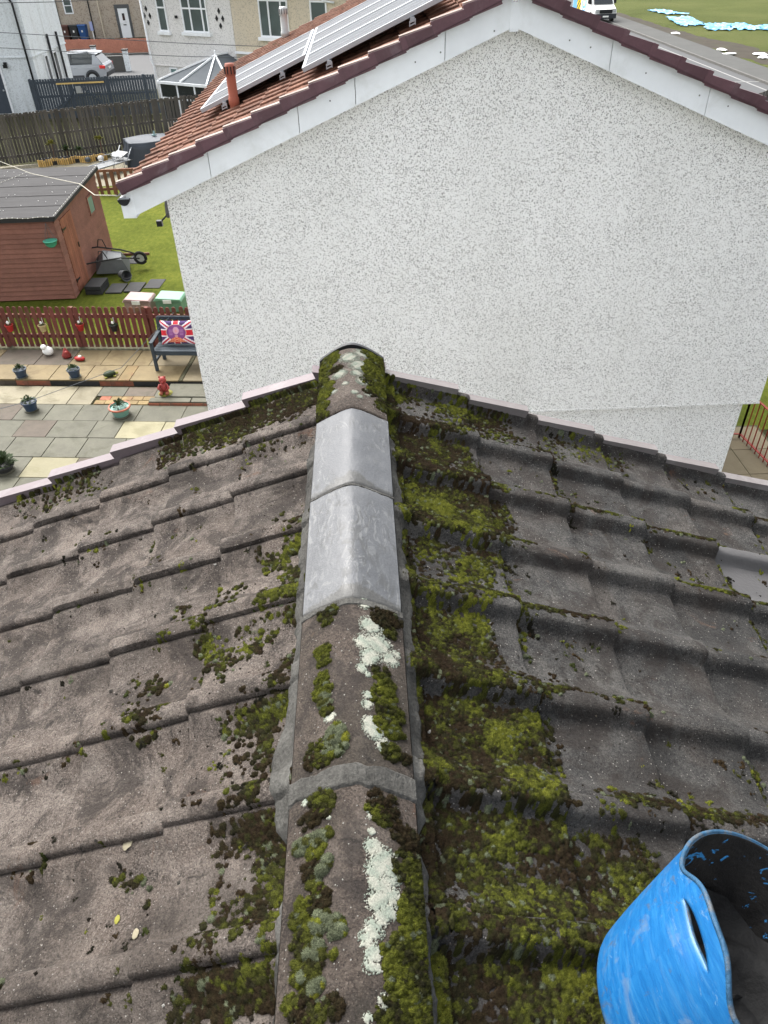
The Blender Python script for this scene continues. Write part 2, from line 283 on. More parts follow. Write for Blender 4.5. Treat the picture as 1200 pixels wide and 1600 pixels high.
# ------------------------------------------------------------------ helpers: meshes and objects
class MB:
    def __init__(s): s.v = []; s.f = []; s.mi = []
    def add(s, vs_, fs, mi=0):
        o = len(s.v); s.v += [tuple(x) for x in vs_]; s.f += [tuple(i+o for i in f) for f in fs]; s.mi += [mi]*len(fs); return s
    def box(s, x0, x1, y0, y1, z0, z1, mi=0, mat=None):
        vs_ = [(x, y, z) for z in (z0, z1) for y in (y0, y1) for x in (x0, x1)]
        if mat is not None: vs_ = [tuple(mat @ Vector(q)) for q in vs_]
        return s.add(vs_, [(0, 2, 3, 1), (4, 5, 7, 6), (0, 1, 5, 4), (2, 6, 7, 3), (0, 4, 6, 2), (1, 3, 7, 5)], mi)
    def bar(s, a, b, wd, ht, mi=0):
        """box of section wd x ht along a-b"""
        a, b = Vector(a), Vector(b); d = (b-a); L = d.length; d.normalize()
        upv = Vector((0, 0, 1)) if abs(d.z) < .95 else Vector((0, 1, 0))
        x = d.cross(upv).normalized(); z = x.cross(d)
        m = Matrix((x, d, z)).transposed().to_4x4(); m.translation = a
        return s.box(-wd/2, wd/2, 0, L, -ht/2, ht/2, mi, m)
    def tube(s, pts, r, n=8, mi=0, cap=True):
        pts = [Vector(p) for p in pts]; rr = r if hasattr(r, '__len__') else [r]*len(pts); vs_ = []; fs = []
        for i, p in enumerate(pts):
            d = (pts[min(i+1, len(pts)-1)]-pts[max(i-1, 0)]).normalized()
            a = Vector((0, 0, 1)) if abs(d.z) < .9 else Vector((1, 0, 0)); x = d.cross(a).normalized(); y = d.cross(x)
            vs_ += [p+(x*math.cos(t)+y*math.sin(t))*rr[i] for t in [2*math.pi*k/n for k in range(n)]]
        for i in range(len(pts)-1):
            for k in range(n): fs.append((i*n+k, i*n+(k+1) % n, (i+1)*n+(k+1) % n, (i+1)*n+k))
        if cap: fs += [tuple(range(n)), tuple(reversed(range((len(pts)-1)*n, len(pts)*n)))]
        return s.add(vs_, fs, mi)
    def lathe(s, prof, c=(0, 0, 0), n=20, mi=0):
        vs_ = []; fs = []; m = len(prof)
        for k in range(n):
            t = 2*math.pi*k/n; vs_ += [(c[0]+r*math.cos(t), c[1]+r*math.sin(t), c[2]+z) for r, z in prof]
        for k in range(n):
            for j in range(m-1): a, b = k*m, ((k+1) % n)*m; fs.append((a+j, b+j, b+j+1, a+j+1))
        return s.add(vs_, fs, mi)
    def prism(s, poly, y0, y1, mi=0, axis='y'):
        n = len(poly); q = {'y': lambda a, b, t: (a, t, b), 'x': lambda a, b, t: (t, a, b), 'z': lambda a, b, t: (a, b, t)}[axis]
        vs_ = [q(a, b, y0) for a, b in poly]+[q(a, b, y1) for a, b in poly]
        fs = [tuple(range(n)), tuple(reversed(range(n, 2*n)))]+[(i, i+n, (i+1) % n+n, (i+1) % n) for i in range(n)]
        return s.add(vs_, fs, mi)
    def blob(s, c, rx, ry, rz, sub=2, jit=.0, mi=0):
        bm = bmesh.new(); bmesh.ops.create_icosphere(bm, subdivisions=sub, radius=1)
        vs_ = [(c[0]+v.co.x*rx*(1+random.uniform(-jit, jit)), c[1]+v.co.y*ry*(1+random.uniform(-jit, jit)), c[2]+v.co.z*rz*(1+random.uniform(-jit, jit))) for v in bm.verts]
        bm.verts.index_update(); fs = [tuple(v.index for v in f.verts) for f in bm.faces]; bm.free()
        return s.add(vs_, fs, mi)
    def mesh(s, name, mats, smooth=False):
        me = bpy.data.meshes.new(name); me.from_pydata(s.v, [], s.f)
        bm = bmesh.new(); bm.from_mesh(me); bmesh.ops.recalc_face_normals(bm, faces=bm.faces); bm.to_mesh(me); bm.free()
        mats = mats if isinstance(mats, (list, tuple)) else [mats]
        for m in mats: me.materials.append(M[m] if isinstance(m, str) else m)
        if len(mats) > 1: me.polygons.foreach_set('material_index', s.mi)
        if smooth: me.polygons.foreach_set('use_smooth', [True]*len(me.polygons))
        return me
def link(name, me, parent=None, loc=None, rz=0):
    o = bpy.data.objects.new(name, me); COL.objects.link(o); o.parent = parent
    if loc is not None: o.location = loc
    if rz: o.rotation_euler = (0, 0, rz)
    return o
def obj(name, mb, mats, parent=None, loc=None, rz=0, smooth=False, bevel=0):
    o = link(name, mb.mesh(name, mats, smooth), parent, loc, rz)
    if bevel:
        b = o.modifiers.new('bevel', 'BEVEL'); b.width = bevel; b.segments = 2; b.limit_method = 'ANGLE'
    return o
def tag(o, label=None, cat=None, group=None, kind=None):
    for k, v in (('label', label), ('category', cat), ('group', group), ('kind', kind)):
        if v: o[k] = v
    return o
def thing(name, label, cat, loc=(0, 0, 0), rz=0, group=None):
    o = bpy.data.objects.new(name, None); COL.objects.link(o); o.location = loc; o.rotation_euler = (0, 0, rz); o.empty_display_size = .2
    return tag(o, label, cat, group)
def npmesh(name, V, F, mat, col=None, smooth=True):
    """numpy verts (n,3) and quads (m,4) to a mesh with an optional colour attribute"""
    me = bpy.data.meshes.new(name); nv, nf, k = len(V), len(F), F.shape[1]
    me.vertices.add(nv); me.vertices.foreach_set('co', np.ascontiguousarray(V, np.float32).ravel())
    me.loops.add(nf*k); me.loops.foreach_set('vertex_index', np.ascontiguousarray(F, np.int32).ravel())
    me.polygons.add(nf); me.polygons.foreach_set('loop_start', np.arange(0, nf*k, k, dtype=np.int32))
    me.polygons.foreach_set('use_smooth', np.full(nf, smooth))
    me.update(calc_edges=True); me.materials.append(M[mat])
    if col is not None:
        a = me.color_attributes.new('Col', 'FLOAT_COLOR', 'POINT')
        a.data.foreach_set('color', np.concatenate([col, np.ones((nv, 1))], 1).astype(np.float32).ravel())
    return me
def vnoise(x, y, seed=0, octv=4):
    """value noise, numpy, 0..1"""
    out = np.zeros(np.broadcast(x, y).shape); amp = 1; tot = 0
    for o in range(octv):
        r = np.random.default_rng(seed*17+o).random((64, 64)); fx, fy = x*2**o, y*2**o
        ix, iy = np.floor(fx).astype(int), np.floor(fy).astype(int); tx, ty = fx-ix, fy-iy
        tx, ty = tx*tx*(3-2*tx), ty*ty*(3-2*ty); g = lambda a, b: r[a % 64, b % 64]
        out += amp*((g(ix, iy)*(1-tx)+g(ix+1, iy)*tx)*(1-ty)+(g(ix, iy+1)*(1-tx)+g(ix+1, iy+1)*tx)*ty); tot += amp; amp *= .5
    return out/tot

# ------------------------------------------------------------------ setting: ground, road, field
def sheet(name, poly, z, mat, kind='structure'):
    m = MB(); m.add([(x, y, z) for x, y in poly], [tuple(range(len(poly)))]); return tag(obj(name, m, mat), kind=kind)
sheet('ground', [(-400, -300), (400, -300), (400, 700), (-400, 700)], -.012, 'ground')
sheet('lawn', [(-14, 15.2), (-1.6, 15.2), (-1.6, 31), (-14, 31)], -.004, 'lawn')
sheet('grass_strip', [(4.9, 11.1), (14, 11.1), (14, 40), (4.9, 40)], -.004, 'lawn')
sheet('field', [(24.0, 20), (140, 20), (140, 260), (24.0, 260)], -.004, 'field')
sheet('street', [(-60, 44), (-9, 50), (-9, 66), (-60, 66)], -.006, 'asphalt')
sheet('road', [(14.2, 20), (21.9, 20), (21.9, 200), (14.2, 200)], -.004, 'asphalt')
sheet('pavement', [(22.05, 20), (24.0, 20), (24.0, 200), (22.05, 200)], .10, 'pavement')
kb = MB(); kb.box(21.9, 22.05, 20, 200, -.01, .115); tag(obj('kerb', kb, 'kerb'), kind='structure')
ln = MB(); ln.box(21.15, 21.25, 40, 73, -.004, .003); tag(obj('road_marking', ln, 'paint_white'), kind='structure')
ln = MB(); ln.bar((19.6, 45.6, 0), (22.0, 45.4, 0), .12, .012); tag(obj('road_marking', ln, 'paint_white'), kind='structure')
def rough_sheet(name, pts, z, mat, seed):
    """blotch-edged strip following a line of (x, y, halfwidth)"""
    V = []; F = []; n = 60; m = 9
    for i in range(n):
        t = i/(n-1)*(len(pts)-1); k = min(int(t), len(pts)-2); f = t-k
        x, y, hw = [pts[k][j]*(1-f)+pts[k+1][j]*f for j in range(3)]
        for j in range(m):
            e = (j/(m-1)-.5)*2; q = float(vnoise(np.array(i*.5), np.array((e > 0)*9.), seed))
            V.append((x+e*hw*(.5+q), y, z+.05*(1-e*e)*float(vnoise(np.array(i*.9), np.array(j*.9), seed+1))))
    for i in range(n-1):
        for j in range(m-1): F.append((i*m+j, (i+1)*m+j, (i+1)*m+j+1, i*m+j+1))
    me = npmesh(name, np.array(V), np.array(F), mat); return tag(link(name, me), kind='structure')
rough_sheet('mud_track', [(24.3, 84, .8), (24.7, 69, .9), (25.6, 58, 1.3), (26.4, 50, 1.5), (27, 42, 1.2)], .0, 'mud', 3)
# ------------------------------------------------------------------ the roof under the camera
ZR = 6.06                       # ridge top
SL = .385; TH = math.atan(SL); CT, ST = math.cos(TH), math.sin(TH)
W, GA, TK = .281, .2985, .021   # cover width, gauge, step at each course
U0 = {-1: .425-GA, 1: .475-GA}; VC = {-1: 1.645, 1: 1.705}
ps = np.array([.0040, 0, .002, .006, .016, .030, .044, .050, .055, .060, .065, .070, .078, .10, .15, .195, .212, .226, .240, .253, .264, .274, .292])
ph = np.array([-.022, -.009, .001, .005, .008, .009, .007, .003, -.005, -.016, -.026, -.031, -.033, -.035, -.037, -.039, -.038, -.034, -.028, -.021, -.015, -.012, -.017])
def tile_h(u, v, side):
    s = np.mod((v-VC[side])*(1 if side < 0 else -1), W); k = np.ceil((u-U0[side])/GA); fr = (u-(U0[side]+(k-1)*GA))/GA
    return np.interp(s, ps[1:], ph[1:])+TK*(fr-.5)
def roof_pt(u, v, h, side):
    return np.stack([side*(u*CT+h*ST), v, ZR-.05-u*ST+h*CT], -1)
def tile_mesh(seed, mat):
    r = np.random.default_rng(seed); xs = np.array([-.37, -.31, -.27, -.23, -.19, -.15, -.11, -.07, -.03, -.010, -.003, 0.0]); n = len(ps)
    V = []; F = []
    wob = r.normal(0, .0009, (len(xs), n)); wob[0] = 0
    end = .004*(vnoise(np.arange(n)*.35, np.full(n, seed*.7), seed)-.5)*2
    for i, x in enumerate(xs):
        drop = {10: .0015, 11: .0055}.get(i, 0); ej = r.normal(0, .0014)
        for j in range(n):
            xx = x+(end[j] if i > 8 else 0)
            V.append((xx, -ps[j]+r.normal(0, .0006)+(ej if j < 4 else 0), ph[j]+TK*(x/GA)+wob[i, j]-drop))
    for i in range(len(xs)-1):
        for j in range(n-1): F.append((i*n+j, i*n+j+1, (i+1)*n+j+1, (i+1)*n+j))
    o = len(V); i = len(xs)-1
    for j in range(n): V.append((V[i*n+j][0]-.001, V[i*n+j][1], V[i*n+j][2])); V.append((V[i*n+j][0]-.004, V[i*n+j][1], ph[j]+TK*0-.0205))
    for j in range(n-1): F.append((o+2*j, o+2*j+1, o+2*j+3, o+2*j+2))
    mb = MB(); mb.add(V, F); me = mb.mesh('roof_tile', mat, True)
    bm = bmesh.new(); bm.from_mesh(me)
    for f in bm.faces:
        if f.normal.z < 0 and abs(f.normal.z) > .3: f.normal_flip()
    bm.to_mesh(me); bm.free(); me.set_sharp_from_angle(angle=R(38)); return me
house = thing('tiled_house', 'house under the camera with mossy concrete tiled roof and mortared ridge', 'house')
deck = MB()
for s in (-1, 1):
    a = [tuple(roof_pt(np.array(u), np.array(v), np.array(-.068), s)) for u, v in ((.0, -1.3), (3.35, -1.3), (3.35, 2.47), (.0, 2.47))]
    deck.add(a, [(0, 1, 2, 3)])
roof = obj('roof', deck, 'dark_under', house)
VMIN, VMAX = -1.25, 2.52
for side, mat in ((-1, 'tileL'), (1, 'tileR')):
    var = [tile_mesh(10*side+40+i, mat) for i in range(6)]
    d = Vector((side*CT, 0, -ST)); nrm = Vector((side*ST, 0, CT)); yv = nrm.cross(d)
    for k in range(1, 12):
        u = U0[side]+k*GA
        for j in range(-20, 20):
            vc = VC[side]+j*W; v0, v1 = (vc, vc+W) if side < 0 else (vc-W, vc)
            if v0 < VMIN-.05 or v0 > VMAX-.08: continue
            o = link('roof_tile', var[random.randrange(6)], roof)
            if side > 0 and k == 5 and j == 1:
                o.data = o.data.copy(); o.data.materials[0] = M['tile_new']; o['label'] = 'smooth paler replacement tile'
            p = Vector(roof_pt(np.array(u), np.array(vc), np.array(TK/2), side))+d*random.gauss(0, .002)+nrm*random.gauss(0, .0008)
            m = Matrix((d, yv, nrm)).transposed().to_4x4() @ Matrix.Rotation(R(random.gauss(0, .25)), 4, 'Z') @ Matrix.Rotation(R(random.gauss(0, .2)), 4, 'X')
            m.translation = p; o.matrix_world = m
            if v1 > VMAX+.02:            # last column is cut back at the verge
                c = o.data.copy(); o.data = c
                for q in c.vertices: q.co.y = min(q.co.y, VMAX-vc) if side > 0 else max(q.co.y, -(VMAX-vc))
# one smooth new tile on the right, at the edge of the picture
wl_ = MB()
for s, zz in ((-1, 0), (1, 0)):
    xo = s*2.85; wl_.box(min(xo, xo-s*.25), max(xo, xo-s*.25), -1.2, 2.40, 0, ZR-.19-SL*2.85)
wl_.prism([(-2.849, 0), (2.849, 0), (2.849, ZR-.2-SL*2.85), (0, ZR-.2), (-2.849, ZR-.2-SL*2.85)], 2.20, 2.402)
obj('wall', wl_, 'harl', house)
# verge caps
for side, mat in ((-1, 'verge_pink'), (1, 'verge_grey')):
    d = Vector((side*CT, 0, -ST)); nrm = Vector((side*ST, 0, CT)); yv = Vector((0, 1, 0))
    L = GA+.03; t = TK*1.0; cw = .056 if side < 0 else .044
    cm = MB()
    cm.add([(-L, 0, -.014), (-L, cw, -.014), (0, cw, t), (0, 0, t), (-L, 0, -.030), (-L, cw, -.13), (0, cw, -.105), (0, 0, -.022), (0, cw, -.022)],
           [(0, 1, 2, 3), (0, 3, 7, 4), (1, 5, 6, 8, 2), (3, 2, 8, 7), (0, 4, 5, 1)], 0)
    cm.add([(.001, .003, t-.004), (.001, cw-.002, t-.004), (.0005, cw-.002, -.02), (.0005, .003, -.02)], [(0, 1, 2, 3)], 1)  # black face paints in the shade inside the open lower end
    me = cm.mesh('verge_cap', [mat, 'black'])
    for k in range(0, 12):
        u = U0[side]+k*GA+(.02 if side < 0 else -.055)
        o = link('verge_cap', me, house); m = Matrix((d, yv, nrm)).transposed().to_4x4()
        p = Vector(roof_pt(np.array(u), np.array(2.497), np.array(.016), side))+Vector((0, random.gauss(0, .002), 0)); m.translation = p
        o.matrix_world = m @ Matrix.Rotation(R(random.gauss(0, .3)), 4, 'Z') @ Matrix.Diagonal(((u-.09)/L if k == 0 else 1, 1, 1, 1))
# ridge tiles
def ridge_z(x, e, k): return -(np.sqrt((x*k)**2+e*e)-e)
NEWP, OLDP = (.015, .58), (.055, .82)
def ridge_mesh(L, prof, mat, seed, hw=.118):
    e, k = prof; xs = np.concatenate([np.linspace(-hw, -.03, 9), np.linspace(-.02, .02, 5), np.linspace(.03, hw, 9)]); n = len(xs); r = np.random.default_rng(seed)
    ys = np.array([0, .003, .012, .05, L*.3, L*.5, L*.7, L-.05, L-.012, L-.003, L]); V = []; F = []
    for i, y in enumerate(ys):
        dd = {0: .006, 1: .002, len(ys)-1: .006, len(ys)-2: .002}.get(i, 0)
        for x in xs: V.append((x, y, float(ridge_z(x, e, k))-dd+r.normal(0, .0006)))
    for i in range(len(ys)-1):
        for j in range(n-1): F.append((i*n+j, i*n+j+1, (i+1)*n+j+1, (i+1)*n+j))
    o = len(V)
    for i, y in enumerate(ys):
        for s, x in ((0, -hw), (1, hw)):
            V.append((x+(s*2-1)*.0015, y, float(ridge_z(x, e, k))-.004)); V.append((x, y, float(ridge_z(x, e, k))-.05))
    for i in range(len(ys)-1):
        for s in (0, 2): F.append((o+i*4+s, o+(i+1)*4+s, o+(i+1)*4+s+1, o+i*4+s+1))
    o = len(V)
    for y in (0.001, L-.001):
        for x in xs: V.append((x, y, float(ridge_z(x, e, k))-.005)); V.append((x*.9, y, float(ridge_z(x, e, k))-.03))
    for q in (0, 1):
        for j in range(n-1): b = o+q*2*n+2*j; F.append((b, b+1, b+3, b+2))
    mb = MB(); mb.add(V, F); return mb.mesh('ridge_tile', mat, True)
rv = [-.98, -.53, -.08, .32, .775, 1.232, 1.69, 2.112, 2.555]
for i in range(len(rv)-1):
    new = 1.2 < rv[i] < 2.0; gap = .006
    o = link('ridge_tile', ridge_mesh(rv[i+1]-rv[i]-gap, NEWP if new else OLDP, 'ridge_new' if new else 'ridge_old', i), roof, (0, rv[i]+gap/2, ZR+(0.002 if new else 0)))
    if new: o.rotation_euler = (R(random.gauss(0, .15)), 0, R(random.gauss(0, .2)))
    if new: o['label'] = 'smooth new pale grey ridge tile'
# black cap closing the ridge at the gable
ec = MB(); xs = np.linspace(-.122, .122, 17)
pl = [(x, ZR+.009-(abs(x)/.122)**2*.006+float(ridge_z(x, *OLDP))) for x in xs]
ec.prism(pl+[(.122, ZR-.14), (-.122, ZR-.14)], 2.556, 2.572); obj('ridge_end_cap', ec, 'black', house)
# mortar bedding either side of the ridge, and across one joint
def mortar_side(side, v0, v1, seed, w0=.03):
    nv, nu = int((v1-v0)/.004), 14; vv = np.linspace(v0, v1, nv); V = np.zeros((nv, nu, 3))
    wv = w0+.020*vnoise(vv*9, vv*0+1, seed)+.012*vnoise(vv*40, vv*0+3, seed+1)+np.where(side < 0, .034*np.exp(-((vv-.90)/.08)**2), 0)
    wv = wv*np.clip(np.minimum((vv-v0)/.05, (v1-vv)/.05), .15, 1)
    for j in range(nu):
        t = j/(nu-1); x = .112+wv*t; u = x/CT
        zt = ZR-.05-u*ST+(tile_h(u, vv, side))*CT+.004; za = ZR-.062
        z = np.where(t < .3, za+(zt-za)*(t/.3)**.8*.55, 0); f = np.clip((t-.3)/.7, 0, 1)
        z = np.where(t >= .3, (za+(zt-za)*.55)*(1-f)+zt*f, z)+.010*(vnoise(vv*30, vv*0+j*.45, seed+2)-.5)+.006*(vnoise(vv*110, vv*0+j*1.3, seed+4)-.5)
        z = np.maximum(z, zt-.001) if j < nu-1 else zt-.008
        V[:, j] = np.stack([side*x, vv, z], -1)
    V[:, 0, 2] += .006
    idx = np.arange(nv*nu).reshape(nv, nu); F = np.stack([idx[:-1, :-1], idx[:-1, 1:], idx[1:, 1:], idx[1:, :-1]], -1).reshape(-1, 4)
    link('mortar_bedding', npmesh('mortar_bedding', V.reshape(-1, 3), F, 'mortar'), roof)
mortar_side(-1, .70, 2.13, 5, .022); mortar_side(1, .70, 2.13, 6, .016)
mortar_side(-1, -.9, .70, 8, .006); mortar_side(1, -.9, .70, 9, .006)
def mortar_joint(vc, hw, prof, seed, lift=.005):
    nx, nv = 90, 40; xs = np.linspace(-.121, .121, nx); V = np.zeros((nv, nx, 3))
    lo = vc-hw*(.6+.9*vnoise(xs*30, xs*0, seed)); hi = vc+hw*(.6+.9*vnoise(xs*30, xs*0+5, seed+1))
    for i in range(nv):
        t = i/(nv-1); y = lo+(hi-lo)*t; ed = min(1, 8*min(t, 1-t))
        z = ZR+ridge_z(xs, *prof)-.002+lift*ed+.003*(vnoise(xs*60, y*60, seed+2)-.5)*ed-(0 if 0 < i < nv-1 else .004)
        V[i] = np.stack([xs, y, z], -1)
    idx = np.arange(nv*nx).reshape(nv, nx); F = np.stack([idx[:-1, :-1], idx[:-1, 1:], idx[1:, 1:], idx[1:, :-1]], -1).reshape(-1, 4)
    link('mortar_joint', npmesh('mortar_joint', V.reshape(-1, 3), F, 'mortar'), roof)
mortar_joint(.775, .024, OLDP, 21, .007); mortar_joint(1.226, .010, OLDP, 22, .005); mortar_joint(1.69, .004, NEWP, 23, .002)

# ------------------------------------------------------------------ moss and lichen: thousands of cushions laid over the tiles
PAL = np.array([S(92, 94, 48)[:3], S(136, 142, 52)[:3], S(80, 66, 46)[:3], S(138, 146, 116)[:3], S(54, 52, 41)[:3], S(160, 162, 60)[:3], S(78, 86, 46)[:3]])
def raster(u0, u1, v0, v1, res, cush, seed):
    nu, nv = int((u1-u0)/res)+1, int((v1-v0)/res)+1
    H = np.zeros((nu, nv), np.float32); Cc = np.zeros((nu, nv, 3), np.float32)
    wob = rng.random((nu, nv)).astype(np.float32)
    for (u, v, r, hh, c) in cush:
        k = int(r*1.3/res)+1; i, j = int((u-u0)/res), int((v-v0)/res)
        a, b, c0, d = max(0, i-k), min(nu, i+k+1), max(0, j-k), min(nv, j+k+1)
        if a >= b or c0 >= d: continue
        uu = (np.arange(a, b)*res+u0-u)[:, None]; vv = (np.arange(c0, d)*res+v0-v)[None, :]
        q = (uu*uu+vv*vv)/(r*r)*(.85+.3*wob[a:b, c0:d]); h = hh*np.sqrt(np.clip(1-q, 0, 1))
        m = h > H[a:b, c0:d]; H[a:b, c0:d][m] = h[m]; Cc[a:b, c0:d][m] = c
    return H, Cc
def cover(name, H, Cc, ptf, u0, v0, res, mat, spike, seed, cj=.25):
    """emit quads only where something grows"""
    r = np.random.default_rng(seed); nu, nv = H.shape
    on = H > 0; quad = on[:-1, :-1] | on[1:, :-1] | on[:-1, 1:] | on[1:, 1:]
    used = np.zeros_like(on); used[:-1, :-1] |= quad; used[1:, :-1] |= quad; used[:-1, 1:] |= quad; used[1:, 1:] |= quad
    idx = -np.ones(H.shape, np.int64); idx[used] = np.arange(used.sum())
    I, J = np.nonzero(used); jit = r.normal(0, res*.28, (2, len(I)))
    u = u0+I*res+jit[0]; v = v0+J*res+jit[1]; h = H[I, J].astype(float)
    tip = r.random(len(I)); h = np.where(h > 0, h+spike*(tip**3)*np.minimum(1, h/.004), -.0025)
    V = ptf(u, v, h)
    c = Cc[I, J].astype(float); z = c.sum(1) == 0
    # bare rim vertices take a neighbour's colour
    if z.any():
        P_ = np.pad(Cc, ((1, 1), (1, 1), (0, 0)))
        nb = np.max([P_[1+a:1+a+nu, 1+b:1+b+nv] for a in (-1, 0, 1) for b in (-1, 0, 1)], 0); c[z] = nb[I[z], J[z]]
    c = c*np.clip(r.normal(1, cj, (len(I), 1)), .35, 1.9)
    qi, qj = np.nonzero(quad); F = np.stack([idx[qi, qj], idx[qi+1, qj], idx[qi+1, qj+1], idx[qi, qj+1]], -1)
    if mat != 'moss': return npmesh(name, V, F, mat, c, True)
    # short leafy shoots standing on the cushions
    F = np.concatenate([F[:, [0, 1, 2]], F[:, [0, 2, 3]]])
    gu, gv = np.gradient(H, res); I, J = np.nonzero(H > .0012); I = np.repeat(I, 2); J = np.repeat(J, 2); k = r.random(len(I)) < .95; I, J = I[k], J[k]; n = len(I)
    u = u0+(I+r.uniform(-.5, .5, n))*res; v = v0+(J+r.uniform(-.5, .5, n))*res; h = H[I, J].astype(float)
    L = r.uniform(.0018, .0042, n); tu = np.clip(-gu[I, J]*.8, -1.2, 1.2)+r.normal(0, .45, n); tv = np.clip(-gv[I, J]*.8, -1.2, 1.2)+r.normal(0, .45, n)
    q = np.sqrt(1+tu*tu+tv*tv); a0 = r.uniform(0, 6.283, n); rad = r.uniform(.0005, .0009, n); P4 = [ptf(u+tu/q*L, v+tv/q*L, h+L/q)]
    for m_ in range(3): aa = a0+m_*2.0944; P4.append(ptf(u+rad*np.cos(aa), v+rad*np.sin(aa), h-.0006))
    TV = np.stack(P4, 1).reshape(-1, 3); b0 = len(V)+4*np.arange(n)[:, None]
    TF = np.concatenate([b0+np.array([[0, 1, 2]]), b0+np.array([[0, 2, 3]]), b0+np.array([[0, 3, 1]])])
    tc = Cc[I, J].astype(float)*np.clip(r.normal(1.0, .28, (n, 1)), .4, 1.8)
    return npmesh(name, np.concatenate([V, TV]), np.concatenate([F, TF]), mat, np.concatenate([c*.8, np.repeat(tc, 4, 0)]), True)
def pick(kind, r):
    """kind mixes: 0 olive green, 1 bright, 2 rust, 3 hoary grey cushion, 4 dark"""
    tab = {0: [.42, .10, .20, .03, .12, .03, .10], 1: [.30, .38, .08, .04, .02, .12, .06], 2: [.14, .02, .58, .02, .18, .0, .06], 3: [.12, .10, .03, .70, .0, .02, .03], 4: [.12, .02, .24, .04, .40, .0, .18]}[kind]
    return PAL[r.choice(7, p=np.array(tab)/sum(tab))]*r.uniform(.75, 1.25)
def moss_tone(c, r):
    if r.random() < .035: return PAL[3]*r.uniform(.8, 1.1)
    x = [.25, .38, .47, .54, .60, .68, .80]
    t = [S(70, 57, 42), S(74, 64, 43), S(62, 60, 40), S(84, 86, 43), S(102, 106, 46), S(118, 124, 48), S(140, 144, 56)]
    return np.array([np.interp(c, x, [q[k] for q in t]) for k in range(3)])*r.uniform(.86, 1.14)
def roof_moss(side, res, seed):
    r = np.random.default_rng(seed); cush = []
    u0, u1, v0, v1 = .11, 2.0, .2, 2.5
    N = 420000
    u = r.uniform(u0, u1, N); v = r.uniform(v0, v1, N); s = np.mod((v-VC[side])*(1 if side < 0 else -1), W)
    n1 = vnoise(u*4+3, v*4, seed, 5); n2 = vnoise(u*16, v*16, seed+3, 4); n3 = vnoise(u*2.1, v*2.1, seed+9, 3)
    fr = np.mod((u-U0[side])/GA, 1)
    sm = lambda x, a, b: np.clip((x-a)/(b-a), 0, 1)
    if side > 0:
        edge = .36+.30*(n3-.5)*2+.22*(n1-.5)*2+np.clip(1.15-v, 0, 1)*.34
        near = sm(-u, -edge-.10, -edge+.12)
        D = near*(.75+.6*sm(n1, .40, .58))*(.55+.7*sm(n2, .36, .54))
        crack = (np.exp(-((s-.004)/.012)**2)+np.exp(-((s-.268)/.012)**2))*sm(n1, .42, .62)*.75
        nose = np.exp(-((fr-.03)/.06)**2)*sm(n1, .5, .66)*.35
        D = np.maximum(D, np.maximum(crack, nose)); D = D+.016*sm(n1, .42, .66)*sm(n2, .42, .56)
        D = np.maximum(D, sm(v, 2.32, 2.5)*sm(n1, .36, .58)*sm(-u, -1.35, -.4)*1.0)
    else:
        trough = np.exp(-((s-.235)/.035)**2)
        edge = .24+.22*(n3-.5)*2+np.clip(.95-v, 0, 1)*.20+np.clip(v-2.2, 0, .3)*.6
        near = sm(-u, -edge-.16, -edge+.06)
        D = near*(.08+.75*trough+.30*sm(n1, .5, .64))*sm(n1, .37, .56)*sm(n2, .34, .52)*1.25
        lines = np.exp(-((s-.272)/.010)**2)*sm(n1, .48, .62)*.45
        n4 = vnoise(u*5.5+9, v*5.5+4, seed+14, 5); D = np.maximum(D, sm(n4, .62, .69)*sm(n2, .36, .5)*sm(-u, -.75, -.45)*.5*np.clip(1.8-v, .1, 1))
        D = np.maximum(D, lines*.35*sm(n3, .4, .65))+.0042*sm(n1, .42, .62)*sm(n2, .40, .55)+.008*near*sm(n2, .45, .6)
        D = np.maximum(D, sm(v, 2.34, 2.48)*sm(n1, .45, .60)*.8*sm(-u, -1.6, -.2))
    D = D*np.where((s > .047) & (s < .076) if side > 0 else (s > .268) & (s < .280), .22, 1)
    cn = .515+.45*(vnoise(u*7+11, v*7, seed+20, 4)-.5)+.55*(vnoise(u*26+3, v*26, seed+21, 4)-.5)
    keep = np.nonzero(r.random(N) < D*.50)[0]
    for i in keep:
        dn = D[i]
        if dn < .05 or (side < 0 and r.random() < .05):
            rad = r.uniform(.003, .009)*(1.4 if r.random() < .12 else 1); kind = r.choice([0, 3, 4, 2, 1], p=[.34, .12, .34, .12, .08]); hh = rad*r.uniform(.7, 1.0)
        else:
            rad = r.uniform(.0034, .0085); hh = rad*r.uniform(.35, .6)+.006*sm(dn, .3, 1.0)*n2[i]; kind = -1
            c = cn[i]+r.normal(0, .085)+((n2[i]-.49)*.7 if side > 0 else -.02)
            if side > 0 and n2[i] < .42: hh *= .6
        if kind < 0: cush.append((u[i], v[i], rad, hh, moss_tone(c, r))); continue
        pc = pick(int(kind), r)
        if kind == 3: cush.append((u[i], v[i], rad*.8, hh*.8, pc)); continue
        for _ in range(r.integers(4, 9)):
            q_ = rad*r.uniform(.25, .6); cush.append((u[i]+r.normal(0, rad*.65), v[i]+r.normal(0, rad*.65), q_, q_*.7, pc*r.uniform(.8, 1.2)))
    H, Cc = raster(u0, u1, v0, v1, res, cush, seed)
    ptf = lambda uu, vv, h: roof_pt(uu, vv, tile_h(uu, vv, side)+h, side)
    return cover('moss', H, Cc, ptf, u0, v0, res, 'moss', .0012, seed+1, .18)
o = link('moss', roof_moss(-1, .0026, 31)); tag(o, 'scattered green moss cushions on the pinkish left roof slope', 'moss', None, 'stuff')
o = link('moss', roof_moss(1, .0026, 47)); tag(o, 'thick olive and rust moss carpet on the dark right roof slope', 'moss', None, 'stuff')
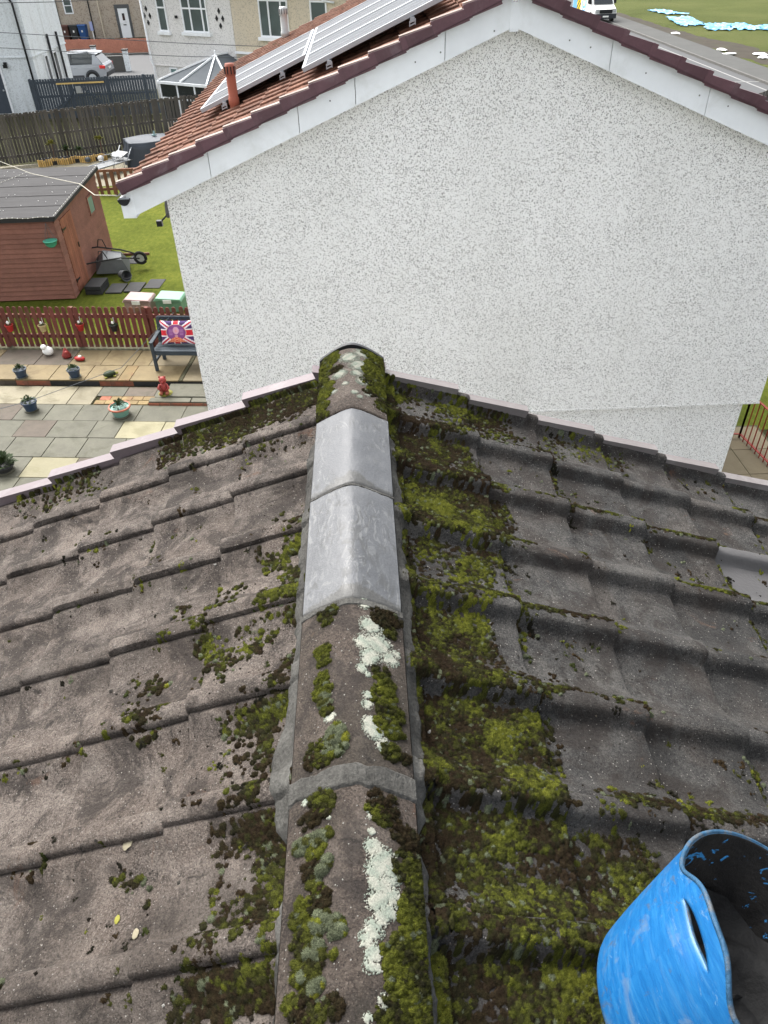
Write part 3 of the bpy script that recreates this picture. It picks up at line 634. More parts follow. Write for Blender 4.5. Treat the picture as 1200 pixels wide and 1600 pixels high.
LICHEN = [(0.031, 1.222, 0.0151), (0.044, 1.157, 0.0255), (0.029, 1.105, 0.0214), (0.061, 1.108, 0.0285), (0.043, 1.068, 0.021), (0.035, 1.05, 0.0139), (0.085, 1.074, 0.0175), (0.1, 1.097, 0.0089), (0.023, 1.029, 0.012), (0.036, 1.015, 0.0068), (0.034, 0.961, 0.01), (0.032, 0.938, 0.0115), (0.036, 0.895, 0.0144), (0.048, 0.876, 0.019), (0.063, 0.849, 0.0156), (0.039, 0.88, 0.0159), (-0.043, 0.914, 0.0113), (0.036, 0.668, 0.006), (0.038, 0.642, 0.0148), (0.052, 0.62, 0.0234), (0.04, 0.6, 0.0173), (0.069, 0.602, 0.0173), (0.057, 0.577, 0.0199), (0.039, 0.578, 0.0114), (0.067, 0.56, 0.0141), (0.044, 0.55, 0.0196), (0.063, 0.536, 0.0111), (0.049, 0.526, 0.0138), (0.035, 0.506, 0.0163), (0.026, 0.491, 0.0135), (0.034, 0.471, 0.0133), (0.028, 0.454, 0.0105), (0.041, 0.451, 0.0066), (0.036, 0.698, 0.0077), (0.044, 0.735, 0.0079), (-0.087, 0.744, 0.0063), (-0.04, 0.699, 0.0037), (0.05, 0.407, 0.0102), (0.071, 0.404, 0.0101), (0.093, 0.401, 0.0076), (0.025, 0.384, 0.0075), (-0.007, 2.472, 0.0338), (-0.04, 2.362, 0.0262), (0.033, 2.412, 0.0398), (0.044, 2.302, 0.0257), (0.012, 2.215, 0.0125), (-0.061, 2.252, 0.0127), (0.056, 2.224, 0.0125), (0.04, 2.513, 0.0273), (.02, 2.35, .02), (-.02, 2.28, .012), (.03, 2.19, .01)]
RMOSS = [(-0.056, 1.212, 0.0225, 0), (-0.055, 1.177, 0.0092, 0), (-0.063, 1.096, 0.0178, 1), (-0.059, 1.064, 0.014, 0), (-0.061, 1.021, 0.0137, 1), (-0.06, 0.987, 0.0202, 1), (-0.053, 0.958, 0.0133, 3), (-0.049, 0.934, 0.0131, 0), (-0.056, 0.841, 0.0312, 0), (-0.031, 0.847, 0.025, 3), (-0.074, 0.824, 0.0155, 2), (-0.025, 0.876, 0.0159, 3), (0.075, 1.195, 0.0297, 2), (0.088, 1.154, 0.0146, 0), (0.1, 1.205, 0.0225, 2), (0.062, 1.031, 0.0172, 0), (0.068, 0.997, 0.0236, 1), (0.067, 0.964, 0.0266, 1), (0.079, 0.931, 0.0261, 0), (0.071, 0.897, 0.0257, 1), (0.087, 0.888, 0.016, 1), (0.075, 0.838, 0.0186, 0), (0.103, 0.836, 0.0124, 2), (-0.054, 0.733, 0.0252, 0), (-0.074, 0.707, 0.0185, 2), (-0.044, 0.712, 0.0093, 2), (-0.09, 0.66, 0.012, 3), (-0.083, 0.663, 0.009, 3), (-0.057, 0.662, 0.012, 3), (-0.043, 0.67, 0.0091, 1), (-0.06, 0.643, 0.0148, 1), (-0.067, 0.614, 0.0175, 2), (-0.04, 0.619, 0.0073, 3), (-0.05, 0.605, 0.0072, 3), (-0.064, 0.591, 0.0115, 1), (-0.053, 0.576, 0.01, 1), (-0.081, 0.561, 0.0141, 1), (-0.054, 0.557, 0.0197, 2), (-0.084, 0.537, 0.0167, 1), (-0.047, 0.522, 0.0138, 3), (-0.022, 0.511, 0.0123, 3), (-0.063, 0.51, 0.0164, 1), (-0.079, 0.501, 0.0163, 0), (-0.069, 0.466, 0.0265, 0), (-0.057, 0.482, 0.0134, 3), (-0.076, 0.447, 0.0105, 3), (-0.052, 0.432, 0.0104, 3), (-0.088, 0.42, 0.0154, 1), (-0.072, 0.408, 0.0204, 2), (-0.051, 0.396, 0.0151, 0), (-0.027, 0.471, 0.0053, 1), (-0.028, 0.4, 0.0152, 2), (0.04, 0.71, 0.0155, 1), (0.058, 0.697, 0.0123, 0), (0.056, 0.722, 0.0281, 2), (0.102, 0.663, 0.024, 2), (0.088, 0.68, 0.0182, 2), (0.099, 0.615, 0.0291, 0), (0.103, 0.592, 0.0172, 1), (0.095, 0.556, 0.0168, 1), (0.112, 0.568, 0.0226, 0), (0.101, 0.521, 0.0247, 1), (0.081, 0.496, 0.0162, 1), (0.069, 0.472, 0.0239, 1), (0.09, 0.476, 0.0213, 0), (0.107, 0.483, 0.0187, 1), (0.096, 0.447, 0.0235, 0), (0.07, 0.448, 0.0209, 1), (0.112, 0.423, 0.0257, 0), (0.077, 0.427, 0.0206, 1), (0.055, 0.392, 0.0201, 0), (0.085, 0.391, 0.0251, 1), (0.11, 0.389, 0.0201, 0), (0.105, 0.495, 0.0162, 1), (0.088, 0.535, 0.0111, 1), (0.07, .35, .03, 0), (.1, .33, .03, 1), (-.08, .36, .03, 0), (-.07, .31, .03, 1), (.08, .29, .03, 0),
         (-0.097, 2.514, 0.0274, 0), (-0.077, 2.54, 0.0278, 1), (-0.101, 2.414, 0.0267, 1), (-0.054, 2.41, 0.0233, 2), (-0.085, 2.317, 0.0259, 1), (-0.103, 2.254, 0.0254, 0), (-0.108, 2.156, 0.0247, 0), (0.088, 2.514, 0.0342, 1), (0.11, 2.535, 0.0207, 0), (0.079, 2.399, 0.0397, 1), (0.103, 2.342, 0.039, 1), (0.088, 2.277, 0.0319, 1), (0.112, 2.224, 0.0251, 0), (0.064, 2.319, 0.0323, 0), (0.112, 2.424, 0.0333, 1), (0.073, 2.456, 0.0269, 1), (-.1, 2.46, .03, 1), (-.11, 2.36, .03, 0), (-.105, 2.2, .03, 1), (.11, 2.48, .03, 0), (-.07, 2.50, .03, 1), (-.09, 2.27, .03, 1), (.06, 2.24, .02, 2), (.1, 2.18, .025, 0), (-.095, 2.13, .02, 0), (.06, 2.53, .025, 1)]
def ridge_pt(x, v, h):
    e, k = OLDP; xc = np.clip(x, -.118, .118); z = ridge_z(xc, e, k); g = -(k*k*xc)/np.sqrt((xc*k)**2+e*e); L = np.sqrt(1+g*g)
    over = np.maximum(np.abs(x)-.118, 0)
    return np.stack([xc-g/L*h, v, ZR+z+h/L-over*1.6], -1)
def ridge_cover(name, spots, res, mat, thick, seed):
    r = np.random.default_rng(seed); cush = []
    for sp in spots:
        x, v, rad = sp[:3]; n = int(7+(rad/.004)**2*(1.6 if mat == 'moss' else 17))
        for _ in range(n):
            a, q = r.uniform(0, 6.283), (math.sqrt(r.random()) if mat == 'moss' else r.random()**.62)*rad*(1.05 if mat == 'moss' else 1.18); xx, vv = x+q*math.cos(a), v+q*math.sin(a)*1.05
            if mat == 'moss':
                if abs(xx) > .135 or (1.222 < vv < 2.12): continue
                if sp[3] == 3 and r.random() < .75: rr = r.uniform(.005, .010)
                else: rr = r.uniform(.0026, .0068)
                cush.append((xx, vv, rr, (rr*r.uniform(.6, 1.0)+.003*(1-q/rad if rad else 0))*(1 if sp[1] < 2.1 or sp[2] > .028 else .6), pick(3, r) if sp[3] == 3 else moss_tone({0: .55, 1: .66, 2: .40}[sp[3]]+r.normal(0, .05)+.05*math.sin(xx*90+vv*60), r)))
            else:
                inner = r.random() < .22
                if inner: xx, vv = x+(xx-x)*.62, v+(vv-v)*.62
                t = .5+.5*math.sin(xx*150+2.5*math.sin(vv*85)+x*900)
                c = np.array(S(180, 190, 174)[:3])*(1-t)+np.array(S(212, 212, 196)[:3])*t
                if v > 2.1: c = c*.72
                cush.append((xx, vv, r.uniform(.0018, .0034) if inner else r.uniform(.0005, .0013), .0006, c*r.uniform(.97, 1.03)))
    u0, u1, v0, v1 = -.14, .14, .2, 2.56
    H, Cc = raster(u0, u1, v0, v1, res, cush, seed)
    pf = ridge_pt if mat == 'moss' else (lambda x, v, h: ridge_pt(x, v, h+.0014))
    return cover(name, H, Cc, pf, u0, v0, res, mat, thick, seed+1, .22 if mat == 'moss' else .06)
o = link('moss', ridge_cover('moss', RMOSS, .0020, 'moss', .0012, 61)); tag(o, 'bright green and hoary moss growing on the old ridge tiles', 'moss', None, 'stuff')
o = link('lichen', ridge_cover('lichen', LICHEN, .0010, 'lichen', .0002, 71)); tag(o, 'crusty white lichen patches along the crest of the ridge', 'lichen', None, 'stuff')
# loose crumbs of mortar, grit and dead moss lying on the tiles
def crumbs():
    r = np.random.default_rng(5); V = []; F = []; C = []
    base = np.array([(1, 0, 0), (-1, 0, 0), (0, 1, 0), (0, -1, 0), (0, 0, 1), (0, 0, -1)], float); tri = [(0, 2, 4), (2, 1, 4), (1, 3, 4), (3, 0, 4), (2, 0, 5), (1, 2, 5), (3, 1, 5), (0, 3, 5)]
    for side, n in ((1, 2600), (-1, 1300)):
        for _ in range(n):
            u = .13+min(1.8, r.exponential(.16 if r.random() < .6 else .7)); v = r.uniform(.25, 2.48); s = r.choice([.0012, .002, .0032, .005], p=[.5, .32, .14, .04])*r.uniform(.7, 1.3)
            p = roof_pt(np.array(u), np.array(v), tile_h(np.array(u), np.array(v), side)+s*.4, side)
            q = base*(s*r.uniform(.6, 1.3, (6, 3))); a = r.uniform(0, 6.28); ca, sa = math.cos(a), math.sin(a)
            q = np.stack([q[:, 0]*ca-q[:, 1]*sa, q[:, 0]*sa+q[:, 1]*ca, q[:, 2]*.8], -1)
            b = len(V)*6; V.append(q+p); F += [(b+i, b+j, b+k) for i, j, k in tri]
            c = [S(92, 88, 82), S(60, 54, 46), S(205, 202, 194), S(120, 112, 100)][r.choice(4, p=[.42, .34, .06, .18])][:3]; C += [c]*6
    return npmesh('debris', np.concatenate(V), np.array(F), 'lichen', np.array(C), False)
o = link('debris', crumbs()); tag(o, 'loose crumbs of mortar and grit lying over the roof tiles', 'debris', None, 'stuff')
#--SPLIT--
# ------------------------------------------------------------------ blue tub of mortar on the right slope
def make_tub():
    side = 1; uu, vv = .528, .412
    base = Vector(roof_pt(np.array(uu), np.array(vv), np.array(.0), side)); H = .262; r0, r1 = .152, .200; n, m = 160, 46
    V = []; F = []; I1 = int(m*.80); HS = .25
    hd = lambda a: min(abs(math.atan2(math.sin(a-c), math.cos(a-c))) for c in (math.pi, 0))
    for i in range(m):
        for k in range(n):
            a = 2*math.pi*k/n; da = math.atan2(math.sin(a-math.pi), math.cos(a-math.pi)); db = math.atan2(math.sin(a), math.cos(a))
            w_ = max(0, 1-(hd(a)/HS)**2); tl, tu = .89-.028*w_, .89+.020*w_
            t = tl*i/I1 if i <= I1 else tu+(1-tu)*(i-I1-1)/(m-2-I1)
            hump = math.exp(-(da/.42)**4)+math.exp(-(db/.42)**4)
            rr = r0+(r1-r0)*(t**.8); rr *= 1-.05*math.exp(-(da/.55)**2)*t**2
            rr += .006*math.sin(2*a+.6)*t-.006*w_*math.exp(-((t-.86)/.05)**2)
            z = H*t+.045*hump*max(0, (t-.6)/.4)
            if t < .06: rr *= .93+.07*(t/.06)**.5
            V.append((rr*math.cos(a), rr*math.sin(a), z))
    for i in range(m-1):
        if i == I1: continue
        for k in range(n): F.append((i*n+k, i*n+(k+1) % n, (i+1)*n+(k+1) % n, (i+1)*n+k))
    F.append(tuple(range(n)))
    mb = MB(); mb.add(V, F); me = mb.mesh('body', ['tub', 'tub_in', 'tub_rim'], True)
    bm = bmesh.new(); bm.from_mesh(me); bmesh.ops.remove_doubles(bm, verts=bm.verts, dist=1e-5); bmesh.ops.recalc_face_normals(bm, faces=bm.faces); bm.to_mesh(me); bm.free()
    t = thing('mortar_tub', 'scuffed blue flexible builders tub of mortar standing on the right roof slope', 'tub')
    nrm = Vector((.50, .04, .86)).normalized(); x = Vector((1, 0, 0)); x = (x-nrm*x.dot(nrm)).normalized(); y = nrm.cross(x)
    mm = Matrix((x, y, nrm)).transposed().to_4x4(); mm.translation = base+nrm*.05+Vector((0, 0, 0)); t.matrix_world = mm
    o = link('body', me, t); so = o.modifiers.new('wall', 'SOLIDIFY'); so.thickness = .0055; so.offset = -1; so.material_offset = 1; so.material_offset_rim = 2; so.use_even_offset = True
    # rolled bead along the lip
    i = m-1; mb = MB(); pts = [Vector(V[i*n+k])*.995 for k in range(n)]; pts.append(pts[0]); mb.tube(pts, .0036, 8, cap=False); obj('rim', mb, 'tub_rim', t, smooth=True)
    ms = MB(); N2 = 26
    P2 = [(0, 0, .10)]; fs = []
    for q in range(1, 10):
        for k in range(N2):
            a = 2*math.pi*k/N2; rr = .158*q/9; P2.append((rr*math.cos(a), rr*math.sin(a), .10+.02*math.sin(3*a+q)+.022*random.random()-.03*rr/.158+(.05*(q/9)**3)*(1+math.cos(a))))
    for k in range(N2): fs.append((0, 1+k, 1+(k+1) % N2))
    for q in range(8):
        for k in range(N2): a = 1+q*N2; fs.append((a+k, a+N2+k, a+N2+(k+1) % N2, a+(k+1) % N2))
    ms.add(P2, fs); mo = obj('mortar_mix', ms, 'wet_mortar', smooth=True); mo.matrix_world = mm
    tag(mo, 'dark wet mortar mix lying inside the blue tub', 'mortar')
make_tub()

# ------------------------------------------------------------------ the neighbouring gable house
XR, NZ, NS = 1.485, 6.88, .405; NA = math.atan(NS); NC, NSN = math.cos(NA), math.sin(NA)
gh = thing('gable_house', 'white pebble-dashed gable house next door with white bargeboards and red tiled roof', 'house', (0, 0, 0))
YF, YB = 8.0, 15.5
wb = MB(); e = 5.085
wb.prism([(-1.94, 2.45), (4.96, 2.45), (4.96, e+.06), (XR+.005, e+.06+NS*(XR+1.945)), (-1.94, e+.06)], YF, YB); obj('upper_wall', wb, 'harl', gh)
wb = MB(); wb.box(-1.84, 4.80, YF+.07, YB-.07, 0, 2.4495); obj('lower_wall', wb, 'harl', gh)
wb = MB(); wb.box(-1.945, 4.965, YF-.006, YF+.12, 2.432, 2.458); obj('bellcast_drip', wb, 'harl', gh)
jm = MB(); jm.box(XR-.008, XR+.004, YF-.003, YF+.01, 2.5, 6.42); obj('movement_joint', jm, 'harl', gh)
# bargeboards, board by board
def barge(x0, x1, gap=.006):
    s = 1 if x0 >= XR else -1; z = lambda x: 6.535-NS*abs(x-XR)
    m = MB(); a, b = x0+gap/2, x1-gap/2
    m.prism([(a, z(a)), (b, z(b)), (b, z(b)+.25), (a, z(a)+.25)], 7.850+random.uniform(-.0015, .0015), 7.872); obj('bargeboard', m, 'barge', gh)
for a, b in ((-2.26, -1.42), (-1.42, -.51), (-.51, .04), (.04, .87), (.87, XR-.018), (XR+.018, 2.4), (2.4, 3.39), (3.39, 4.3), (4.3, 5.24)): barge(a, b)
m = MB(); m.box(XR-.04, XR+.04, 7.842, 7.86, 6.50, 6.72); obj('bargeboard_joint', m, 'barge', gh)
for s in (-1, 1):                 # soffit under the boards
    m = MB(); x1 = XR+s*3.7; z = lambda x: 6.545-NS*abs(x-XR)
    m.add([(XR, 7.873, z(XR)), (x1, 7.873, z(x1)), (x1, YF+.02, z(x1)), (XR, YF+.02, z(XR))], [(0, 1, 2, 3)]); obj('soffit', m, 'barge', gh)
m = MB()
for x, y in ((1.31, 6.51), (.83, 6.36), (.6, 6.29), (-.2, 6.0), (2.0, 6.42), (2.2, 6.36), (2.75, 6.14), (3.3, 5.94), (3.6, 5.84)): m.lathe([(0, 0), (.012, 0), (.012, .004)], (0, 0, 0), 8) if 0 else m.box(x-.006, x+.006, 7.846, 7.851, y-.006, y+.006)
obj('board_nails', m, 'steel', gh)
# roof with its own tiles
rb = MB()
for s in (-1, 1):
    xe = XR+s*3.86; zz = lambda x, o: NZ+o-NS*abs(x-XR)
    rb.add([(XR, 7.76, zz(XR, -.085)), (xe, 7.76, zz(xe, -.085)), (xe, YB+.1, zz(xe, -.085)), (XR, YB+.1, zz(XR, -.085))], [(0, 1, 2, 3)])
nroof = obj('roof', rb, 'dark_under', gh)
rtv = [tile_mesh(200+i, 'redtile') for i in range(4)]
V = [tuple(q.co) for q in rtv[0].vertices]; F = [tuple(f.vertices) for f in rtv[0].polygons]
rest = MB(); G2 = .302; cnt = 0
for side in (-1, 1):
    d = Vector((side*NC, 0, -NSN)); nrm = Vector((side*NSN, 0, NC)); yv = nrm.cross(d)
    for j in range(28):
        for k in range(1, 14):
            u = .20+k*G2-.02; v = 7.81+j*.281+(0 if side < 0 else .281)
            p = Vector((XR, v, NZ-.004))+d*u
            mm = Matrix((d, yv, nrm)).transposed().to_4x4(); mm.translation = p
            if side < 0 and cnt < 299:
                o = link('roof_tile', rtv[(j*7+k*3) % 4], nroof); o.matrix_world = mm @ Matrix.Rotation(R(random.gauss(0, .3)), 4, 'Z'); cnt += 1
            else: rest.add([tuple(mm @ Vector(q)) for q in V], F)
o = obj('roof_tile', rest, 'redtile', nroof, smooth=True); tag(o, kind='stuff')
for i in range(17):
    m = MB(); prof = [(XR-.13, NZ-.03), (XR-.09, NZ+.035), (XR-.04, NZ+.065), (XR, NZ+.075), (XR+.04, NZ+.065), (XR+.09, NZ+.035), (XR+.13, NZ-.03)]
    m.prism(prof, 7.75+i*.46, 7.75+i*.46+.452); obj('ridge_tile', m, 'redtile', nroof)
# plum verge units
cm = MB(); L = G2+.02; t = .024
cm.add([(-L, 0, -.010), (-L, .075, -.010), (0, .075, t), (0, 0, t), (-L, 0, -.105), (0, 0, -.085), (0, .075, -.01), (-L, .075, -.03), (-.03, -.004, .004), (-.03, -.004, -.092)],
       [(0, 1, 2, 3), (0, 3, 5, 4), (3, 2, 6, 5), (0, 4, 7, 1)])
vme = cm.mesh('verge_cap', 'verge_dark')
cl = MB(); cl.box(-.045, .004, -.006, .002, -.118, -.006); cl.box(-.30, .0, -.004, .02, t-.012, t+.006); 
for side in (-1, 1):
    d = Vector((side*NC, 0, -NSN)); nrm = Vector((side*NSN, 0, NC)); yv = Vector((0, 1, 0))
    for k in range(1, 14):
        o = link('verge_cap', vme, gh); mm = Matrix((d, yv, nrm)).transposed().to_4x4(); mm.translation = Vector((XR, 7.772, NZ))+d*(.20+k*G2)
        o.matrix_world = mm @ Matrix.Rotation(R(random.gauss(0, .25)), 4, 'Z')
        # pale mortar-coloured lip where the tile edge meets the unit, and the lapped joint
        q = MB(); q.add([(-L+.03, .02, .0), (-.004, .02, t+.012), (-.004, .075, t+.014), (-L+.03, .075, .008)], [(0, 1, 2, 3)])
        q.add([(-L+.03, .02, .0), (-.004, .02, t+.012), (-.004, .02, t-.004), (-L+.03, .02, -.01)], [(0, 1, 2, 3)])
        if side < 0: lip = obj('lip', q, 'lip', o)
        q = MB(); q.box(-.05, .003, -.004, .0, -.092, t-.002); obj('lap', q, 'verge_dark', o)
# gutters, end stop and downpipe at the back eaves
gm = MB(); pr = [(math.cos(a)*.058, math.sin(a)*.058) for a in np.linspace(math.pi, 2*math.pi, 11)]+[(math.cos(a)*.052, math.sin(a)*.052) for a in np.linspace(2*math.pi, math.pi, 11)]
for s in (-1, 1):
    m = MB(); m.prism([(XR+s*3.80+a, 5.20+b) for a, b in pr], 7.80, YB+.05); m.prism([(XR+s*3.80+math.cos(a)*.06, 5.20+math.sin(a)*.06) for a in np.linspace(math.pi, 2*math.pi, 11)], 7.79, 7.80)
    obj('gutter', m, 'black', gh)
m = MB(); m.box(-2.37, -2.24, 7.86, YB, 5.0, 5.2); obj('fascia', m, 'barge', gh)
m = MB(); m.prism([(-2.30, 5.02), (-2.235, 5.02), (-2.235, 5.30), (-2.30, 5.27)], 7.846, 7.852); obj('box_end', m, 'barge', gh)
m = MB(); m.tube([(-2.40, 9.2, 5.18), (-2.2, 9.2, 4.95), (-2.02, 9.2, 4.7), (-2.02, 9.2, 0)], .034, 10); obj('downpipe', m, 'black', gh, smooth=True)
# satellite dish and arm on the back wall
sdish = thing('satellite_dish', 'black satellite dish and arm on the back wall below the eaves', 'satellite dish', (-2.0, 9.9, 4.62))
m = MB(); m.tube([(.02, 0, 0), (-.30, .0, .03), (-.34, 0, .10)], .018, 8); obj('bracket', m, 'black', sdish, smooth=True)
m = MB(); N3 = 20
dv = [(0, 0, 0)]+[(r*math.cos(a)*1.0, r*math.sin(a)*.9, .9*r*r) for r in (.12, .22, .30) for a in [2*math.pi*k/N3 for k in range(N3)]]
df = [(0, 1+k, 1+(k+1) % N3) for k in range(N3)]+[(1+q*N3+k, 1+(q+1)*N3+k, 1+(q+1)*N3+(k+1) % N3, 1+q*N3+(k+1) % N3) for q in range(2) for k in range(N3)]
rm = Matrix.Rotation(R(-75), 4, 'Y') @ Matrix.Rotation(R(20), 4, 'X'); m.add([tuple(rm @ Vector(q)+Vector((-.30, 0, .06))) for q in dv], df)
o = obj('dish', m, 'black', sdish, smooth=True); o.modifiers.new('t', 'SOLIDIFY').thickness = .006
m = MB(); m.tube([(-.33, 0, -.1), (-.55, .02, -.28)], .012, 6); m.box(-.6, -.53, -.02, .04, -.33, -.26); obj('arm', m, 'black', sdish)
# flues standing on the roof
def flue(name, label, x, y, z, h, r, mat):
    f = thing(name, label, 'flue', (x, y, z))
    m = MB(); m.lathe([(r*1.0, -.12), (r, 0), (r*1.15, .015), (r*1.15, .07), (r, .08), (r, h*.72)], n=20); obj('pipe', m, mat, f, smooth=True)
    m = MB(); m.lathe([(r*1.12, h*.72), (r*1.14, h*.74), (r*1.14, h*.9), (r*.9, h), (0, h*1.01)], n=20); cap = obj('terminal', m, mat, f, smooth=True)
    for k in range(10):
        a = 2*math.pi*k/10; m = MB(); m.box(-.006, .006, -.004, .004, h*.76, h*.94, 0, Matrix.Translation((r*1.13*math.cos(a), r*1.13*math.sin(a), 0)) @ Matrix.Rotation(a+math.pi/2, 4, 'Z')); obj('slot', m, 'black' if mat == 'terracotta' else 'steel', cap)
flue('terracotta_flue', 'terracotta red flue pipe standing on the red tiled roof below the solar panels', -1.31, 9.30, 5.75, .40, .052, 'terracotta')
flue('white_flue', 'short pale flue pipe at the far end of the red roof', -1.127, 14.9, 5.82, .42, .062, 'galv')
# solar panels
def pz(x, o=.12): return NZ+o-NS*abs(x-XR)
def panel(x0, x1, y0, y1, label):
    p = thing('solar_panel', label, 'solar panel', (x0, y0, pz(x0)), group='solar panels on the red roof')
    L = (x1-x0)/NC; mm = Matrix.Rotation(-NA, 4, 'Y'); wd = y1-y0
    m = MB()
    for a in ((0, L, 0, .035), (0, L, wd-.035, wd), (0, .035, .035, wd-.035), (L-.035, L, .035, wd-.035)): m.box(a[0], a[1], a[2], a[3], -.035, .006, 0, mm)
    obj('frame', m, 'alu', p)
    m = MB(); m.box(.035, L-.035, .035, wd-.035, -.01, 0, 0, mm); g = obj('glass', m, 'solar', p)
    for k in range(1, 4):
        m = MB(); yy = wd*k/4; m.box(.035, L-.035, yy-.003, yy+.003, 0, .0012, 0, mm); obj('busbar', m, 'alu', g)
pw = (11.8-9.32)/3
for k in range(3): panel(-1.70, -.485, 9.32+k*pw, 9.32+(k+1)*pw-.015, ['lower solar panel nearest the terracotta flue', 'middle panel of the lower row of three solar panels', 'farthest panel of the lower row of solar panels'][k])
pw = (11.8-8.28)/4
for k in range(4): panel(-.465, .92, 8.28+k*pw, 8.28+(k+1)*pw-.015, ['upper solar panel nearest the white gable verge', 'second upper solar panel from the gable verge', 'third upper solar panel from the gable verge', 'farthest panel of the upper row of solar panels'][k])
def rail(x, y0, y1, label):
    r_ = thing('mounting_rail', label, 'rail', (x, y0, pz(x, .06)), group='rails under the solar panels')
    m = MB(); m.box(-.02, .02, -.03, y1-y0, -.02, .02); obj('bar', m, 'alu', r_)
    for y in (-.02, (y1-y0)*.5): 
        m = MB(); m.bar((-.03, y-.02, -.05), (.03, y-.02, -.025), .005, .010); m.bar((-.03, y-.02, -.025), (.03, y-.02, 0), .005, .010); m.box(-.03, -.022, y-.025, y-.015, -.055, -.01); m.box(.022, .03, y-.025, y-.015, -.04, .01); obj('roof_hook', m, 'alu', r_)
rail(-1.42, 9.32, 11.8, 'lowest aluminium rail under the lower solar panels'); rail(-.75, 9.32, 11.8, 'upper aluminium rail under the lower solar panels')
rail(-.2, 8.28, 11.8, 'lower aluminium rail under the upper solar panels'); rail(.6, 8.28, 11.8, 'highest aluminium rail under the upper solar panels')

# ------------------------------------------------------------------ paving and railing to the right of the gable house
for i in range(3):
    for j in range(5):
        m = MB(); m.box(4.84+i*.72+.006, 4.84+(i+1)*.72-.006, 7.6+j*.72+.006, 7.6+(j+1)*.72-.006, -.03, .01+random.uniform(-.003, .003))
        if 4.84+(i+1)*.72 < 6.99+.1: 
            if i == 0 and j == 0: rp = sheet('side_path', [(4.8, 7.5), (7.05, 7.5), (7.05, 11.25), (4.8, 11.25)], -.002, 'joint')
            obj('paving_slab', m, 'sand', rp)
def railing(pts, label):
    r_ = thing('metal_railing', label, 'railing', (pts[0][0], pts[0][1], 0)); o = Vector((pts[0][0], pts[0][1], 0))
    for a, b in zip(pts[:-1], pts[1:]):
        A, B = Vector((*a, 0))-o, Vector((*b, 0))-o; L = (B-A).length; n = max(2, int(L/.12))
        m = MB(); m.bar(A+Vector((0, 0, .86)), B+Vector((0, 0, .86)), .04, .012); m.bar(A+Vector((0, 0, .09)), B+Vector((0, 0, .09)), .04, .012); obj('rail', m, 'rail_red', r_)
        for k in range(n+1):
            p = A+(B-A)*(k/n); s = .013 if k in (0, n) else .007; m = MB(); m.box(p.x-s, p.x+s, p.y-s, p.y+s, .0, .87); obj('baluster', m, 'rail_red', r_)
railing([(5.0, 10.95), (6.55, 10.85), (6.75, 9.2), (6.8, 7.8)], 'rust red metal railing round the paving beside the gable house')

# ------------------------------------------------------------------ back garden: terrace, patio, fence, bench, pots
GO = Vector((-5.0, 12.87, 0)); GR = R(-5.5)
def Gp(x, y, z=0): return (GO.x+x*math.cos(GR)-y*math.sin(GR), GO.y+x*math.sin(GR)+y*math.cos(GR), z)
patio = obj('patio', MB().add([(-6, -6.4, 0), (3.1, -6.4, 0), (3.1, .02, 0), (-6, .02, 0)], [(0, 1, 2, 3)]), 'joint', None, (GO.x, GO.y, 0.0), GR); tag(patio, kind='structure')
def slabp(par, x0, x1, y0, y1, z0, z1, mat, name='paving_slab', g=.008):
    m = MB(); dz = random.uniform(-.004, .004); m.box(x0+g, x1-g, y0+g, y1-g, z0, z1+dz); o = obj(name, m, mat, par); return o
rows = [(-.60, 0, [-3.6, -3.0, -2.4, -1.78, -1.17, -.57, .02, .62, 1.5, 2.3, 3.0], {}),
        (-1.19, -.60, [-3.7, -3.0, -2.2, -1.50, -.86, -.07, .45, 1.25, 1.6, 2.3, 3.0], {6: 'slab_cream', 7: 'slab_cream'}),
        (-1.83, -1.19, [-3.6, -2.85, -2.1, -1.40, -.66, -.03, .7, 1.4, 2.2, 3.0], {}),
        (-2.44, -1.83, [-3.5, -2.8, -2.1, -1.45, -.80, .05, .7, 1.4, 2.2, 3.0], {4: 'slab_cream', 5: 'slab_red'}),
        (-3.05, -2.44, [-3.6, -2.9, -2.2, -1.5, -.75, -.1, .6, 1.4, 2.2, 3.0], {}), (-3.66, -3.05, [-3.6, -2.9, -2.2, -1.4, -.7, -.0, .7, 1.4, 2.2, 3.0], {})]
for q_ in range(4): rows.append((-3.66-.61*(q_+1), -3.66-.61*q_, [-3.6+.72*k+.2*(q_ % 2) for k in range(10)], {}))
for y0, y1, xs, sp in rows:
    for i in range(len(xs)-1): slabp(patio, xs[i], xs[i+1], y0, y1, -.03, .014, sp.get(i, 'slab_grey' if random.random() < .95 else 'slab_red'))
# strip between patio and step
for a, b, c, d, mt in ((-3.6, -1.7, 0, .72, 'worn'), (-1.7, -.95, 0, .72, 'worn'), (-.95, -.45, 0, .72, 'worn'), (-.45, .1, .34, .72, 'slab_grey'), (.1, .72, .34, .72, 'slab_red'), (.72, .95, .30, .72, 'slab_grey')):
    slabp(patio, a, b, c, d, -.03, .016, mt)
for i in range(5):
    for j in range(2):
        x = -.40+i*.22+(.06 if j else 0); slabp(patio, x, x+.215, .02+j*.155, .17+j*.155, -.03, .02, 'brick' if (i, j) == (0, 1) else 'sett', 'sett', .004)
slabp(patio, .97, 2.6, .20, .72, -.03, .10, 'slab_grey'); slabp(patio, .72, 1.55, .02, .19, -.03, .085, 'slab_grey', 'kerb_stone'); slabp(patio, 1.56, 2.4, .02, .19, -.03, .085, 'slab_grey', 'kerb_stone')
for i in range(8): slabp(patio, .72+i*.22, .72+i*.22+.215, .0, .015, -.02, .06, 'brick', 'brick', .004)
terr = obj('terrace', MB().box(-6, 3.1, .80, 2.45, -.05, .105), 'joint', None, (GO.x, GO.y, 0.0), GR); tag(terr, kind='structure')
